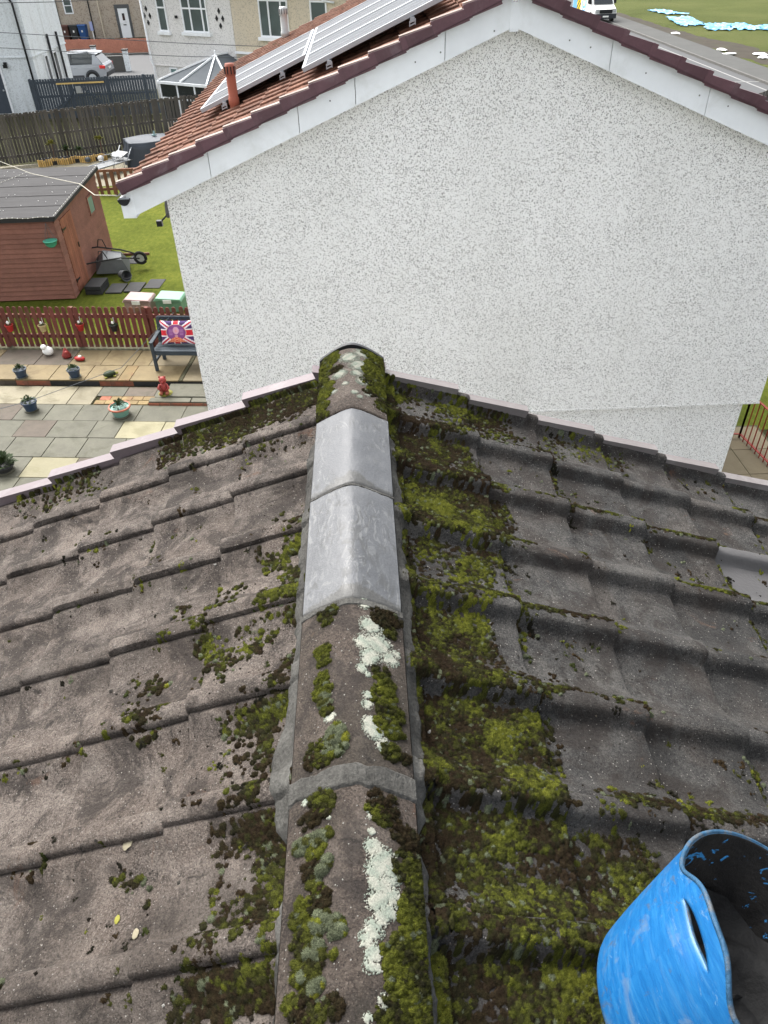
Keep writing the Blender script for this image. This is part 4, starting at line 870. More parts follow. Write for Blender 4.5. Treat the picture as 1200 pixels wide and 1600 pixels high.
xs = [-3.7, -3.05, -2.3, -1.6, -.85, -.15, .1, 1.12, 1.2, 2.0, 3.0]; mt = ['slab_tan', 'slab_tan', 'slab_tan', 'slab_tan', 'slab_tan', 'sett', 'slab_tan', 'joint', 'sand', 'sand']
for i in range(len(xs)-1): slabp(terr, xs[i], xs[i+1], .77, 1.42, .106, .135, mt[i])
xs = [-3.9, -3.1, -2.2, -1.45, -.75, -.05, .3, 1.12, 1.2, 2.0, 3.0]; mt = ['slab_tan', 'slab_red', 'slab_red', 'slab_tan', 'slab_tan', 'slab_tan', 'sand', 'joint', 'sand', 'sand']
for i in range(len(xs)-1): slabp(terr, xs[i], xs[i+1], 1.42, 2.12, .106, .132, mt[i])
x = -3.8
while x < 2.8:
    L = random.uniform(.16, .5); slabp(terr, x, x+L, .785, .80, -.02, .10, random.choice(['brick', 'brick', 'slab_red', 'slab_dark']), 'brick', .005); x += L
TZ = .135
# picket fence
def board_fence(name, label, cat, A, B, n, bw, h0, hfun, mat, z0=.05, thick=.02, rails=(.3, .8), posts=4, round_top=False, group=None, pm=None, gapj=.0):
    A, B = Vector(A), Vector(B); L = (B-A).length; ang = math.atan2(B.y-A.y, B.x-A.x); f = thing(name, label, cat, A, ang, group)
    for i in range(n):
        x = L*(i+.5)/n+random.uniform(-gapj, gapj); h = hfun(i/n)+random.uniform(-.008, .008); m = MB(); b = bw/2
        if round_top:
            poly = [(-b, z0), (b, z0), (b, h-b)]+[(b*math.cos(t), h-b+b*math.sin(t)) for t in np.linspace(.35, math.pi-.35, 6)]+[(-b, h-b)]
        else: poly = [(-b, z0), (b, z0), (b, h), (-b, h)]
        m.prism(poly, -thick/2, thick/2); o = obj('picket' if round_top else 'board', m, mat, f, (x, random.uniform(-.004, .004), 0)); o.rotation_euler = (R(random.gauss(0, .5)), R(random.gauss(0, .7)), 0)
    for rz_ in rails:
        m = MB(); m.box(0, L, thick/2+.004, thick/2+.05, rz_-.04, rz_+.04); obj('rail', m, pm or mat, f)
    for i in range(posts):
        x = L*(i+.5)/posts; m = MB(); m.box(x-.045, x+.045, thick/2+.052, thick/2+.142, 0, hfun(0)-.05); obj('post', m, pm or mat, f)
    return f
pA, pB = Gp(-4.0, 2.27, .08), Gp(2.6, 2.27, .08)
board_fence('picket_fence', 'red-brown picket fence with rounded tops behind the paved terrace', 'fence', pA, pB, 49, .088, 0, lambda t: .98, 'picket', .06, .02, (.3, .76), 4, True)
# bench with cushion
bo = Gp(.56, 1.20, TZ); bn = thing('garden_bench', 'dark grey wooden garden bench on the terrace beside the picket fence', 'bench', bo, GR)
for x in (.0, 1.26):
    for y, h in ((0, .60), (.52, .40)):
        m = MB(); m.bar((x, y, 0), (x, y, h), .06, .06); obj('leg', m, 'bench', bn, bevel=.004)
    m = MB(); m.bar((x, .50, .38), (x, .64, .90), .06, .05); obj('back_post', m, 'bench', bn)
    m = MB(); m.bar((x, -.04, .62), (x, .58, .63), .075, .03); obj('armrest', m, 'bench', bn, bevel=.004)
    m = MB(); m.bar((x, 0, .2), (x, .52, .2), .03, .05); obj('stretcher', m, 'bench', bn)
for k in range(5):
    m = MB(); y = .0+k*.115; m.box(-.02, 1.28, y, y+.095, .415-.006*k, .437-.006*k); obj('seat_slat', m, 'bench', bn, bevel=.003)
m = MB(); m.box(0, 1.26, -.012, .012, .35, .41); obj('apron', m, 'bench', bn)
for z in (.52, .88):
    m = MB(); yy = .50+(z-.38)*.27; m.bar((0, yy, z), (1.26, yy, z), .025, .07); obj('back_rail', m, 'bench', bn)
for k in range(10):
    x = .1+k*.12; m = MB(); m.bar((x, .50+.14*.27, .53), (x, .50+.49*.27, .87), .05, .018); obj('back_slat', m, 'bench', bn)
def cushion():
    nx, ny = 64, 44; V = []; C = []; wv_, hv_ = .70, .48
    for s in (1, -1):
        for j in range(ny):
            for i in range(nx):
                a, b = i/(nx-1)*2-1, j/(ny-1)*2-1; puff = .075*((1-a**4)*(1-b**4))**.6
                pin = 1-.05*(1-abs(a*b))
                V.append((a*wv_/2*(1-.05*(1-b*b)), s*puff+.0015*s, b*hv_/2*(1-.05*(1-a*a))))
                x, z = a*1.45, b
                c = (72, 52, 96)
                d1 = abs(x-z*1.45)/1.76; d2 = abs(x+z*1.45)/1.76
                dd = min(d1, d2)
                if dd < .20: c = (230, 222, 226)
                if dd < .075: c = (190, 48, 66)
                if abs(x) < .34 or abs(z) < .34: c = (232, 226, 228)
                if abs(x) < .21 or abs(z) < .21: c = (196, 46, 58)
                q = (x/.86)**2+((z-.02)/.70)**2
                if q < 1.12: c = (214, 176, 160)
                if q < 1.0: c = (112, 54, 108)
                if q < .82: c = (132, 74, 130)
                if q < .9 and abs(abs(x)-.5) < .16 and abs((z*9) % 1-.5) < .22 and abs(z-.05) < .25: c = (172, 124, 168)
                if (x/.27)**2+((z-.20)/.32)**2 < 1: c = (206, 156, 176)
                if (x/.12)**2+((z-.16)/.10)**2 < 1: c = (214, 150, 150)
                if z < -.18 and abs(x) < .16 and q < 1: c = (196, 140, 150)
                if z < -.36 and abs(x) < .20+(-.36-z)*1.5 and z > -.82: c = (206, 84, 74) if (int(x*14)+int(z*16)) % 3 else (232, 178, 130)
                C.append(S(*c)[:3] if s < 0 else S(70, 52, 96)[:3])
    idx = np.arange(nx*ny).reshape(ny, nx); F = []
    for s in (0, 1):
        k = idx+s*nx*ny; F.append(np.stack([k[:-1, :-1], k[:-1, 1:], k[1:, 1:], k[1:, :-1]], -1).reshape(-1, 4))
    return npmesh('cushion', np.array(V), np.concatenate(F), 'print', np.array(C))
cu = link('flag_cushion', cushion()); cu.location = Gp(1.02, 1.545, TZ+.69); cu.rotation_euler = (R(-17), R(-1), GR)
tag(cu, 'purple and red flag-patterned cushion with an oval portrait leaning on the bench', 'cushion')
# pots and plants
def leaves(mb, c, r, n, ln=.05, mi=0):
    for _ in range(n):
        a = random.uniform(0, 6.28); el = random.uniform(.1, 1.3); d = Vector((math.cos(a)*math.cos(el), math.sin(a)*math.cos(el), math.sin(el)))
        b = Vector(c)+d*r*random.uniform(.2, .8); t = b+d*ln*random.uniform(.7, 1.4)+Vector((0, 0, -.01)); sdv = d.cross(Vector((0, 0, 1))).normalized()*ln*.33; mid = (b+t)/2+Vector((0, 0, .008))
        mb.add([b, mid+sdv, t, mid-sdv], [(0, 1, 2, 3)], mi)
def pot(name, label, loc, r, h, mat, leafr, nleaf, rimmat=None, ln=.06, leaf='leaf', base=True):
    p = thing(name, label, 'plant pot', loc)
    m = MB(); m.lathe([(0, .0), (r*.68, 0), (r*.74, .02), (r*.98, h*.86), (r*1.08, h*.87), (r*1.08, h), (r*.96, h), (r*.92, h*.86), (0, h*.84)], n=24); obj('pot', m, mat, p, smooth=False)
    if rimmat: m = MB(); m.lathe([(r*1.09, h*.85), (r*1.13, h*.9), (r*1.12, h*1.02), (r*.98, h*1.02)], n=24); obj('rim', m, rimmat, p)
    if base: m = MB(); m.lathe([(0, .001), (r*.95, .001), (r*.98, .022), (r*.7, .022)], n=24); obj('saucer', m, 'slab_grey', p)
    m = MB(); leaves(m, (0, 0, h*.9), leafr, nleaf, ln); obj('foliage', m, leaf, p); return p
def raisedat(x, y): return (x, y, TZ)
pot('plant_pot', 'navy pot of green plants at the left end of the terrace step', (-7.10, 13.95, TZ), .125, .19, 'pot_blue', .12, 70)
pot('plant_pot', 'navy pot of green plants on the terrace beside the turtle ornament', (-5.98, 13.86, TZ), .125, .19, 'pot_blue', .12, 70)
pot('plant_pot', 'navy bowl pot standing on the grey patio slabs at left', (-6.55, 12.78, .018), .14, .20, 'pot_blue', .14, 80)
pot('plant_pot', 'teal bowl pot with a terracotta rim in the middle of the patio', (-4.72, 12.45, .018), .185, .20, 'pot_teal', .15, 90, 'terracotta')
pot('plant_pot', 'broad low pot overflowing with green leaves at the left edge of the patio', (-6.32, 10.72, .018), .17, .12, 'slab_dark', .24, 260, None, .08)
# ornaments
tt = thing('turtle_ornament', 'small green turtle ornament on the edge of the tan terrace slabs', 'ornament', (-5.27, 13.86, TZ), R(20))
m = MB(); m.blob((0, 0, .045), .13, .10, .065, 2, .03); obj('shell', m, 'leaf', tt, smooth=True); m = MB(); m.blob((.14, 0, .035), .04, .03, .03, 1); obj('head', m, 'leaf_y', tt)
for sx in (-1, 1):
    for sy in (-1, 1): m = MB(); m.blob((sx*.09, sy*.09, .018), .035, .028, .018, 1); obj('foot', m, 'leaf_y', tt)
wd_ = thing('white_ornament', 'white animal ornament sitting against the picket fence', 'ornament', (-6.86, 14.94, TZ))
m = MB(); m.blob((0, 0, .09), .12, .09, .10, 2, .05); obj('body', m, 'white', wd_, smooth=True); m = MB(); m.blob((-.05, -.04, .20), .065, .06, .06, 2, .05); obj('head', m, 'white', wd_, smooth=True)
r1_ = thing('red_ornament', 'upright dark red ornament at the foot of the picket fence', 'ornament', (-6.43, 14.8, TZ)); m = MB(); m.lathe([(0, 0), (.09, 0), (.10, .05), (.06, .12), (.03, .19), (0, .22)], n=16); obj('body', m, 'ornred', r1_, smooth=True); m = MB(); m.blob((.03, -.05, .13), .05, .04, .04, 1); obj('head', m, 'ornred', r1_, smooth=True)
r2_ = thing('red_ornament', 'low red boat-shaped ornament lying on the terrace slabs', 'ornament', (-6.10, 14.62, TZ), R(-15)); m = MB(); m.blob((0, 0, .04), .13, .07, .05, 2, .04); obj('body', m, 'pot_red', r2_, smooth=True); m = MB(); m.blob((.02, 0, .09), .05, .035, .03, 1); obj('top', m, 'white', r2_, smooth=True)
gn = thing('seated_figurine', 'red seated bear figurine on the kerb below the terrace', 'ornament', (-3.99, 13.10, .085))
m = MB(); m.lathe([(0, 0), (.13, 0), (.14, .02), (.11, .035), (0, .035)], n=18); obj('base', m, 'leaf_y', gn)
m = MB(); m.blob((0, 0, .15), .085, .075, .11, 2, .03); obj('body', m, 'ornred', gn, smooth=True); m = MB(); m.blob((0, -.01, .31), .075, .07, .075, 2, .02); m.blob((0, -.075, .295), .03, .025, .022, 1); m.blob((-.055, 0, .375), .022, .015, .022, 1); m.blob((.055, 0, .375), .022, .015, .022, 1); obj('head', m, 'ornred', gn, smooth=True)
for s in (-1, 1):
    m = MB(); m.tube([(s*.06, -.03, .22), (s*.10, -.06, .16), (s*.05, -.10, .12)], [.03, .028, .022], 8); obj('arm', m, 'ornred', gn, smooth=True)
    m = MB(); m.tube([(s*.05, -.03, .07), (s*.06, -.11, .06), (s*.06, -.13, .05)], [.04, .032, .03], 8); obj('leg', m, 'terracotta', gn, smooth=True)
# pots hung on the pickets
def hung(label, gx, z, mat, fl='white'):
    p = thing('hanging_pot', label, 'plant pot', Gp(gx, 2.17, z))
    m = MB(); m.lathe([(0, 0), (.055, 0), (.085, .13), (.092, .13), (.092, .145), (.08, .145), (.07, .12), (0, .11)], n=16); obj('pot', m, mat, p); m = MB(); m.tube([(0, .08, .13), (0, .085, .27), (0, .12, .27)], .006, 6); obj('hook', m, fl, p)
    m = MB(); leaves(m, (0, 0, .11), .06, 26, .05); obj('foliage', m, 'leaf', p); m = MB(); m.blob((0, -.02, .20), .03, .02, .04, 1, .2); obj('flower', m, fl, p)
hung('red pot hung on the picket fence near the left picture edge', -2.90, .55, 'pot_red'); hung('red pot hung on the picket fence left of its middle', -1.32, .57, 'pot_red'); hung('cream pot hung between the two red pots on the picket fence', -2.16, .55, 'pot_cream')
hung('small black pot with white flower hung nearest the bench', -.58, .56, 'black')
# clothes poles propped: thin rope crossing the patio
m = MB(); m.tube([Gp(.9, 1.9, 1.1), Gp(-.1, 1.0, .30), Gp(-1.5, -.3, .25), Gp(-3.0, -1.2, .2)], .006, 5); tag(obj('garden_rope', m, 'cable'), 'thin dark rope running across the patio to the bench', 'rope')
# ------------------------------------------------------------------ shed
sh = thing('garden_shed', 'red-brown wooden shed with grey felt roof beyond the picket fence', 'shed', (-7.28, 18.3, 0))
HL, HD = 3.4, 3.72
m = MB(); m.prism([(0, .02), (HD, .02), (HD, 2.18), (0, 2.02)], -HL, -.03, axis='x'); 
o = obj('frame', MB().prism([(.03, .02), (HD-.03, .02), (HD-.03, 2.12), (.03, 1.97)], -HL, -.03, axis='x'), 'shed_door', sh)
nb = 17
for k in range(nb):
    z0, z1 = .04+k*.1165, .04+(k+1)*.1165
    m = MB(); m.add([(-HL, .0, z0), (0, .0, z0), (0, .02, z1-.012), (-HL, .02, z1-.012), (-HL, .03, z1-.003), (0, .03, z1-.003), (-HL, .03, z0), (0, .03, z0)], [(0, 1, 2, 3), (3, 2, 5, 4), (0, 6, 7, 1), (1, 7, 5, 2)]); obj('board', m, 'shed', sh)
    for y0, y1 in ((0.0, .36), (1.26, HD)):
        zt = min(z1, 2.06)
        m = MB(); m.add([(.0, y0, z0), (.0, y1, z0), (-.02, y1, zt-.012), (-.02, y0, zt-.012), (-.03, y0, zt-.003), (-.03, y1, zt-.003), (-.03, y0, z0), (-.03, y1, z0)], [(0, 1, 2, 3), (3, 2, 5, 4), (1, 7, 5, 2), (0, 3, 4, 6)]); obj('board', m, 'shed', sh)
m = MB(); m.prism([(0, 1.90), (HD, 1.95), (HD, 2.17), (0, 2.01)], -.024, .004, axis='x'); obj('barge_board', m, 'shed', sh)
m = MB(); m.box(-.03, -.008, .36, 1.26, 1.86, 1.96); obj('lintel', m, 'shed', sh)
dr = obj('door', MB().box(-.024, -.010, .37, 1.25, .06, 1.85), 'shed_door', sh)
for k in range(7): m = MB(); m.box(-.011, .004, .375+k*.1245, .375+(k+1)*.1245-.006, .06, 1.85); obj('door_board', m, 'shed_door', dr)
for z in (.35, 1.6): m = MB(); m.box(.004, .012, .38, .62, z-.02, z+.02); m.box(.004, .014, .36, .40, z-.05, z+.05); obj('hinge', m, 'black', dr)
m = MB(); m.box(.004, .02, 1.14, 1.18, .95, 1.07); obj('latch', m, 'black', dr)
wn_ = MB()
for a in ((2.58, 3.06, 1.28, 1.32), (2.58, 3.06, 1.72, 1.76), (2.58, 2.62, 1.32, 1.72), (3.02, 3.06, 1.32, 1.72)): wn_.box(-.02, .022, *a)
wo = obj('window', wn_, 'shed', sh); m = MB(); m.box(-.01, .010, 2.62, 3.02, 1.32, 1.72); obj('pane', m, 'glass_teal', wo)
rf = obj('roof', MB().prism([(-.10, 2.02), (HD+.12, 2.19), (HD+.12, 2.225), (-.10, 2.055)], -HL-.1, .07, axis='x'), 'felt', sh)
for k in range(5):
    y0 = -.11+k*.79; zz = lambda y: 2.056+(y+.1)*.0432
    m = MB(); m.prism([(y0, zz(y0)+.004), (y0+.82, zz(y0+.82)), (y0+.82, zz(y0+.82)+.006), (y0, zz(y0)+.016)], -HL-.11, .08, axis='x'); obj('felt_strip', m, 'felt', rf)
m = MB(); m.box(-HL, .075, -.115, -.10, 1.965, 2.07); obj('edge_trim', m, 'slab_dark', rf)
m = MB(); m.prism([(-.10, 1.99), (HD+.12, 2.15), (HD+.12, 2.235), (-.10, 2.07)], .081, .096, axis='x'); obj('edge_trim', m, 'slab_dark', rf)
# string lights over the shed roof
sl_ = thing('string_lights', 'string of small white lights along the shed roof edges', 'string lights', (-7.28, 18.3, 0))
zz = lambda y: 2.09+(y+.1)*.0432
paths = [[(.085, -.1+.16*k, zz(-.1+.16*k)+.012) for k in range(25)], [(-3.4+.12*k, -.125, 2.07+.012*math.sin(k)) for k in range(29)], [(-3.3+.055*k, .2+k*.11, zz(.2+k*.11)) for k in range(30)]]
for P_ in paths:
    m = MB(); m.tube(P_, .004, 4); obj('wire', m, 'cord', sl_)
m = MB()
for P_ in paths:
    for q in P_: m.blob(q, .011, .011, .011, 1)
for _ in range(46): y = random.uniform(0, 3.6); m.blob((random.uniform(-3.2, -.1), y, zz(y)), .010, .010, .010, 1)
o = obj('light_beads', m, 'lamp_bead', sl_); o['kind'] = 'stuff'
hp = thing('hanging_basket', 'green plastic basket hanging at the front corner of the shed', 'basket', (-7.42, 18.12, 1.40))
m = MB(); m.lathe([(0, 0), (.08, .005), (.13, .06), (.155, .14), (.165, .14), (.165, .155), (.145, .155), (0, .12)], n=20); obj('bowl', m, 'green_pot', hp, smooth=True)
for k in range(3): a = k*2.09; m = MB(); m.tube([(.15*math.cos(a), .15*math.sin(a), .15), (0, .03, .55)], .005, 5); obj('chain', m, 'steel', hp)
# things lying beside the shed
dp = thing('slab_stack', 'block of dark concrete slabs stacked beside the shed door', 'slabs', (-7.12, 18.6, 0), R(-3)); 
for k in range(2): m = MB(); m.box(0, .42, 0, .62, k*.11, k*.11+.10); obj('slab', m, 'slab_dark', dp, bevel=.006)
for i, (x, y, rz_, lb) in enumerate(((-6.64, 18.62, -3, 'dark paving slab on the ground next to the stacked slabs'), (-6.18, 18.66, -4, 'dark paving slab on the lawn edge farthest from the shed'), (-5.72, 18.9, -6, 'dark slab set in the lawn behind the pink box'), (-6.62, 20.75, -3, 'dark slab on the lawn behind the wheelbarrow'))):
    m = MB(); m.box(0, .42, 0, .62, 0, .035 if i < 2 else .012); o = obj('paving_slab', m, 'slab_dark', None, (x, y, .0), R(rz_), bevel=.004); tag(o, lb, 'slab', 'loose dark slabs beside the shed')
m = MB(); m.box(0, .85, 0, .05, 0, .06); tag(obj('timber_edging', m, 'brownwood', None, (-6.95, 21.45, 0), R(-2)), 'short timber edging with a pale strip at the far lawn edge', 'edging')
wbw = thing('wheelbarrow', 'grey galvanised wheelbarrow tipped on its nose beside the shed', 'wheelbarrow', (-6.75, 20.0, 0), R(0))
def tray():
    V = []; 
    for z, w0, l0, l1 in ((0, .20, -.22, .25), (.26, .32, -.42, .45)):
        V += [(-w0, l0, z), (w0, l0, z), (w0*.8, l1, z), (-w0*.8, l1, z)]
    return MB().add(V, [(0, 1, 2, 3), (0, 4, 5, 1), (1, 5, 6, 2), (2, 6, 7, 3), (3, 7, 4, 0)])
tm = Matrix.Translation((0, .15, .46)) @ Matrix.Rotation(R(-78), 4, 'Z') @ Matrix.Rotation(R(14), 4, 'Y') @ Matrix.Rotation(R(-8), 4, 'X') @ Matrix.Diagonal((1.15, 1, -1.3, 1))
mb = tray(); mb.v = [tuple(tm @ Vector(q)) for q in mb.v]; o = obj('tray', mb, 'steel', wbw); o.modifiers.new('t', 'SOLIDIFY').thickness = .008
for s in (-1, 1):
    m = MB(); m.tube([tm @ Vector(q) for q in ((s*.08, .72, .02), (s*.17, .25, -.04), (s*.30, -.35, -.02), (s*.33, -.80, .06))], .020, 7); h_ = obj('handle', m, 'slab_dark', wbw, smooth=True)
    m = MB(); m.tube([tm @ Vector(q) for q in ((s*.33, -.78, .055), (s*.335, -.94, .08))], .026, 8); obj('grip', m, 'rubber', h_, smooth=True)
    m = MB(); m.tube([tm @ Vector(q) for q in ((s*.2, -.1, -.03), (s*.24, -.2, -.22), (s*.24, -.3, -.22), (s*.28, -.34, -.03))], .014, 6); obj('stand', m, 'slab_dark', wbw, smooth=True)
wc = tm @ Vector((0, .74, .05)); wx = (tm.to_3x3() @ Vector((0, 1, 0))).normalized()
m = MB(); m.tube([wc+wx*math.cos(a)*.14+Vector((0, 0, math.sin(a)*.14)) for a in np.linspace(0, 6.2832, 22)], .045, 8, cap=False); wt = obj('wheel', m, 'rubber', wbw, smooth=True)
m = MB(); sx_ = wx.cross(Vector((0, 0, 1))); m.tube([wc-sx_*.02, wc+sx_*.02], .11, 16); obj('wheel_disc', m, 'galv', wt)
bk = thing('bucket', 'dark grey plastic bucket lying beside the wheelbarrow', 'bucket', (-6.35, 19.55, .13), R(40)); rm = Matrix.Rotation(R(82), 4, 'X')
mb = MB().lathe([(0, -.15), (.10, -.15), (.135, .15), (.145, .15), (.145, .165), (.13, .16), (.095, -.14), (0, -.14)], n=20); mb.v = [tuple(rm @ Vector(q)) for q in mb.v]; obj('body', mb, 'steel', bk); mb = MB().tube([rm @ Vector((.14*math.cos(a), .14*math.sin(a)*.4-.1*math.sin(a), .16+.12*math.sin(a))) for a in np.linspace(0, math.pi, 12)], .005, 5); obj('handle', mb, 'black', bk)
# plastic boxes behind the picket fence
for nm, lb, x, mt in (('storage_box', 'pink plastic lidded box behind the picket fence', -5.45, 'pink'), ('storage_box', 'mint green plastic lidded box behind the picket fence beside the bench', -4.70, 'mint')):
    b = thing(nm, lb, 'box', (x, 17.5, 0), R(-6)); m = MB(); m.box(-.32, .32, -.22, .22, 0, .28); obj('body', m, mt, b, bevel=.03); m = MB(); m.prism([(-.35, .285), (.35, .285), (.31, .34), (-.28, .37)], -.25, .25); ld = obj('lid', m, mt, b, bevel=.015)
    m = MB(); m.box(-.1, .1, -.265, -.252, .24, .33); obj('clip', m, 'white', b)
# inner brown fence, far patio, furniture
board_fence('low_fence', 'low brown fence with wide gaps behind the shed', 'fence', (-9.4, 27.65, 0), (-6.2, 27.9, 0), 14, .11, 0, lambda t: .84, 'brownwood', .03, .02, (.2, .8), 2)
sheet('far_patio', [(-16, 28.4), (-5.5, 29.2), (-4.5, 34.5), (-15, 32.2)], .004, 'worn')
board_fence('old_fence', 'tall weathered dark board fence at the end of the back garden', 'fence', (-17.0, 31.0, 0), (-6.6, 35.4, 0), 92, .092, 0, lambda t: 1.85, 'oldwood', .08, .02, (.35, 1.0, 1.75), 6, gapj=.008)
cvr = thing('covered_table', 'garden furniture under a dark grey cover on the far patio', 'furniture cover', (-8.3, 32.3, 0), R(24))
m = MB(); nx, ny = 22, 16; V = []; 
for i in range(nx):
    for j in range(ny):
        a, b = i/(nx-1)*2-1, j/(ny-1)*2-1; q = max(abs(a), abs(b)); top = .86+.03*math.sin(3*a+2*b); z = top if q < .8 else top*(1-(q-.8)/.2)
        k = 1+(.06*math.sin(9*math.atan2(b, a)) if q > .8 else 0); V.append((a*1.0*k*(1 if q > .8 else 1.18), b*.72*k*(1 if q > .8 else 1.18), max(0, z)))
m.add(V, [(i*ny+j, (i+1)*ny+j, (i+1)*ny+j+1, i*ny+j+1) for i in range(nx-1) for j in range(ny-1)]); obj('cover', m, 'tarp', cvr, smooth=True)
m = MB(); m.blob((.3, .1, .93), .12, .05, .04, 1); m.tube([(.3, .1, .9), (.32, .12, 1.08)], [.05, .03], 8); obj('bottle', m, 'glass_teal', cvr)
cv2 = thing('covered_chairs', 'second dark covered heap behind the covered garden table', 'furniture cover', (-7.2, 34.0, 0), R(24)); m = MB(); m.prism([(-.7, 0), (.7, 0), (.6, .8), (0, .98), (-.6, .7)], -.45, .45); obj('cover', m, 'tarp', cv2, bevel=.08)
lg = thing('sun_lounger', 'grey tubular sun lounger on the far patio beside the covered table', 'lounger', (-9.5, 30.9, 0), R(-35)); m = MB(); m.box(-.3, .3, -.85, .85, .30, .33); obj('bed', m, 'steel', lg)
for s in (-1, 1):
    m = MB(); m.tube([(s*.32, -.9, .0), (s*.32, -.85, .34), (s*.32, .5, .34), (s*.32, .85, .75)], .018, 6); obj('side_tube', m, 'alu', lg, smooth=True)
    m = MB(); m.tube([(s*.32, .3, 0), (s*.32, .35, .55), (s*.32, -.1, .58), (s*.32, -.15, 0)], .015, 6); obj('arm_frame', m, 'alu', lg, smooth=True)
m = MB(); m.box(-.3, .3, .5, .9, .45, .48, 0, Matrix.Translation((0, -.05, -.12)) @ Matrix.Rotation(R(18), 4, 'X')); obj('backrest', m, 'steel', lg)
bp = thing('planter_bed', 'planting bed edged with short bamboo rolls against the old fence', 'planter', (-11.6, 32.9, 0), R(16))
for k in range(34): a = k/33*2.6-1.3; m = MB(); m.tube([(a, -.45-.12*math.sin(k*.6), 0), (a, -.45-.12*math.sin(k*.6), .24+random.uniform(-.02, .02))], .036, 6); obj('bamboo_pole', m, 'bamboo', bp)
m = MB(); m.box(-1.3, 1.3, -.38, .4, 0, .14); obj('soil', m, 'slab_dark', bp)
for i, (x, y, h, mt) in enumerate(((-.7, 0, .8, 'leaf_y'), (1.15, .2, .75, 'leaf_y'), (-.2, .1, .4, 'leaf'), (.3, .0, .35, 'leaf'))):
    p = thing('garden_plant', ['yellowing plant standing in the bamboo edged bed', 'yellow-green plant beside the covered table', 'low green plant in the middle of the bamboo bed', 'low green plant at the right of the bamboo bed'][i], 'plant', tuple(bp.matrix_basis @ Vector((x, y, .1)) if 0 else (Vector((-11.6, 32.9, .1))+Matrix.Rotation(R(16), 3, 'Z') @ Vector((x, y, 0)))), 0, 'plants in the bamboo bed')
    m = MB(); m.tube([(0, 0, 0), (.03, 0, h*.7)], .012, 5); obj('stem', m, 'brownwood', p); m = MB(); leaves(m, (0, 0, h*.7), .16, 60, .12); obj('foliage', m, mt, p)
for i, (x, y, s, mt, lb) in enumerate(((-10.4, 32.6, .13, 'white', 'white round ornament at the end of the bamboo bed'), (-9.9, 32.9, .16, 'white', 'white upright ornament by the old fence'), (-10.9, 32.5, .12, 'steel', 'grey stone ornament in the bamboo bed'), (-9.4, 33.2, .15, 'white', 'white trough ornament beside the covered table'))):
    p = thing('garden_ornament', lb, 'ornament', (x, y, .05), 0, 'ornaments by the old fence'); m = MB(); m.blob((0, 0, s*.7), s, s*.8, s*.8, 2, .08); obj('body', m, mt, p, smooth=True); m = MB(); m.lathe([(0, 0), (s*.8, 0), (s*.6, s*.4), (0, s*.4)], n=14); obj('foot', m, mt, p)
# washing line from the eaves, overhead cables
m = MB(); m.tube([(-2.42, 7.95, 5.20), (-3.4, 10.2, 4.62), (-4.37, 12.5, 4.19), (-6.6, 16.2, 3.5), (-8.85, 20, 2.92), (-10.5, 23, 2.6)], .006, 6); tag(obj('washing_line', m, 'cord', smooth=True), 'pale washing line running from the eaves over the shed', 'washing line')
for pts, lb in ((((-22, 31, 5.3), (-12.31, 31, 4.62), (-5.74, 31, 4.1), (-1.46, 31, 3.84), (4, 31, 3.7)), 'upper overhead cable crossing the white harled house'), (((-22, 31, 4.9), (-12.47, 31, 4.17), (-10.16, 31, 3.99), (-5.81, 31, 3.71), (2, 31, 3.4)), 'lower overhead cable crossing the white harled house'), (((-22, 31, 5.9), (-12, 31, 5.46), (-10.18, 31, 5.44), (-4, 31, 5.5)), 'topmost overhead cable at the upper left')):
    m = MB(); m.tube(pts, .011, 5); tag(obj('overhead_cable', m, 'cable', smooth=True), lb, 'cable', 'overhead cables')
#--SPLIT2--
# ------------------------------------------------------------------ houses beyond the gardens
def window(par, A, d, z0, z1, a0, a1, n, glassm='glass', mull=(), trans=None, sill=True, fr=.06, framem='upvc'):
    """window on a facade: A origin, d along, n outward; a0..a1 along, mull = mullion positions, trans = transom height"""
    A, d, n = Vector(A), Vector(d), Vector(n); mm = Matrix((d, n, Vector((0, 0, 1)))).transposed().to_4x4(); mm.translation = A
    m = MB()
    for q in ((a0, a1, z0, z0+fr), (a0, a1, z1-fr, z1), (a0, a0+fr, z0+fr, z1-fr), (a1-fr, a1, z0+fr, z1-fr)): m.box(q[0], q[1], -.02, .045, q[2], q[3], 0, mm)
    for x in mull: m.box(x-.035, x+.035, -.02, .040, z0+fr, z1-fr, 0, mm)
    if trans: m.box(a0+fr, a1-fr, -.02, .036, trans-.03, trans+.03, 0, mm)
    w_ = obj('window', m, framem, par); xs = [a0+fr]+list(mull)+[a1-fr]
    for x0, x1 in zip(xs[:-1], xs[1:]):
        p = MB(); p.box(x0, x1, -.02, .012, z0+fr, z1-fr, 0, mm); obj('pane', p, glassm, w_)
    if sill: p = MB(); p.box(a0-.10, a1+.10, -.02, .13, z0-.12, z0-.002, 0, mm); obj('sill', p, 'upvc', w_)
    return w_
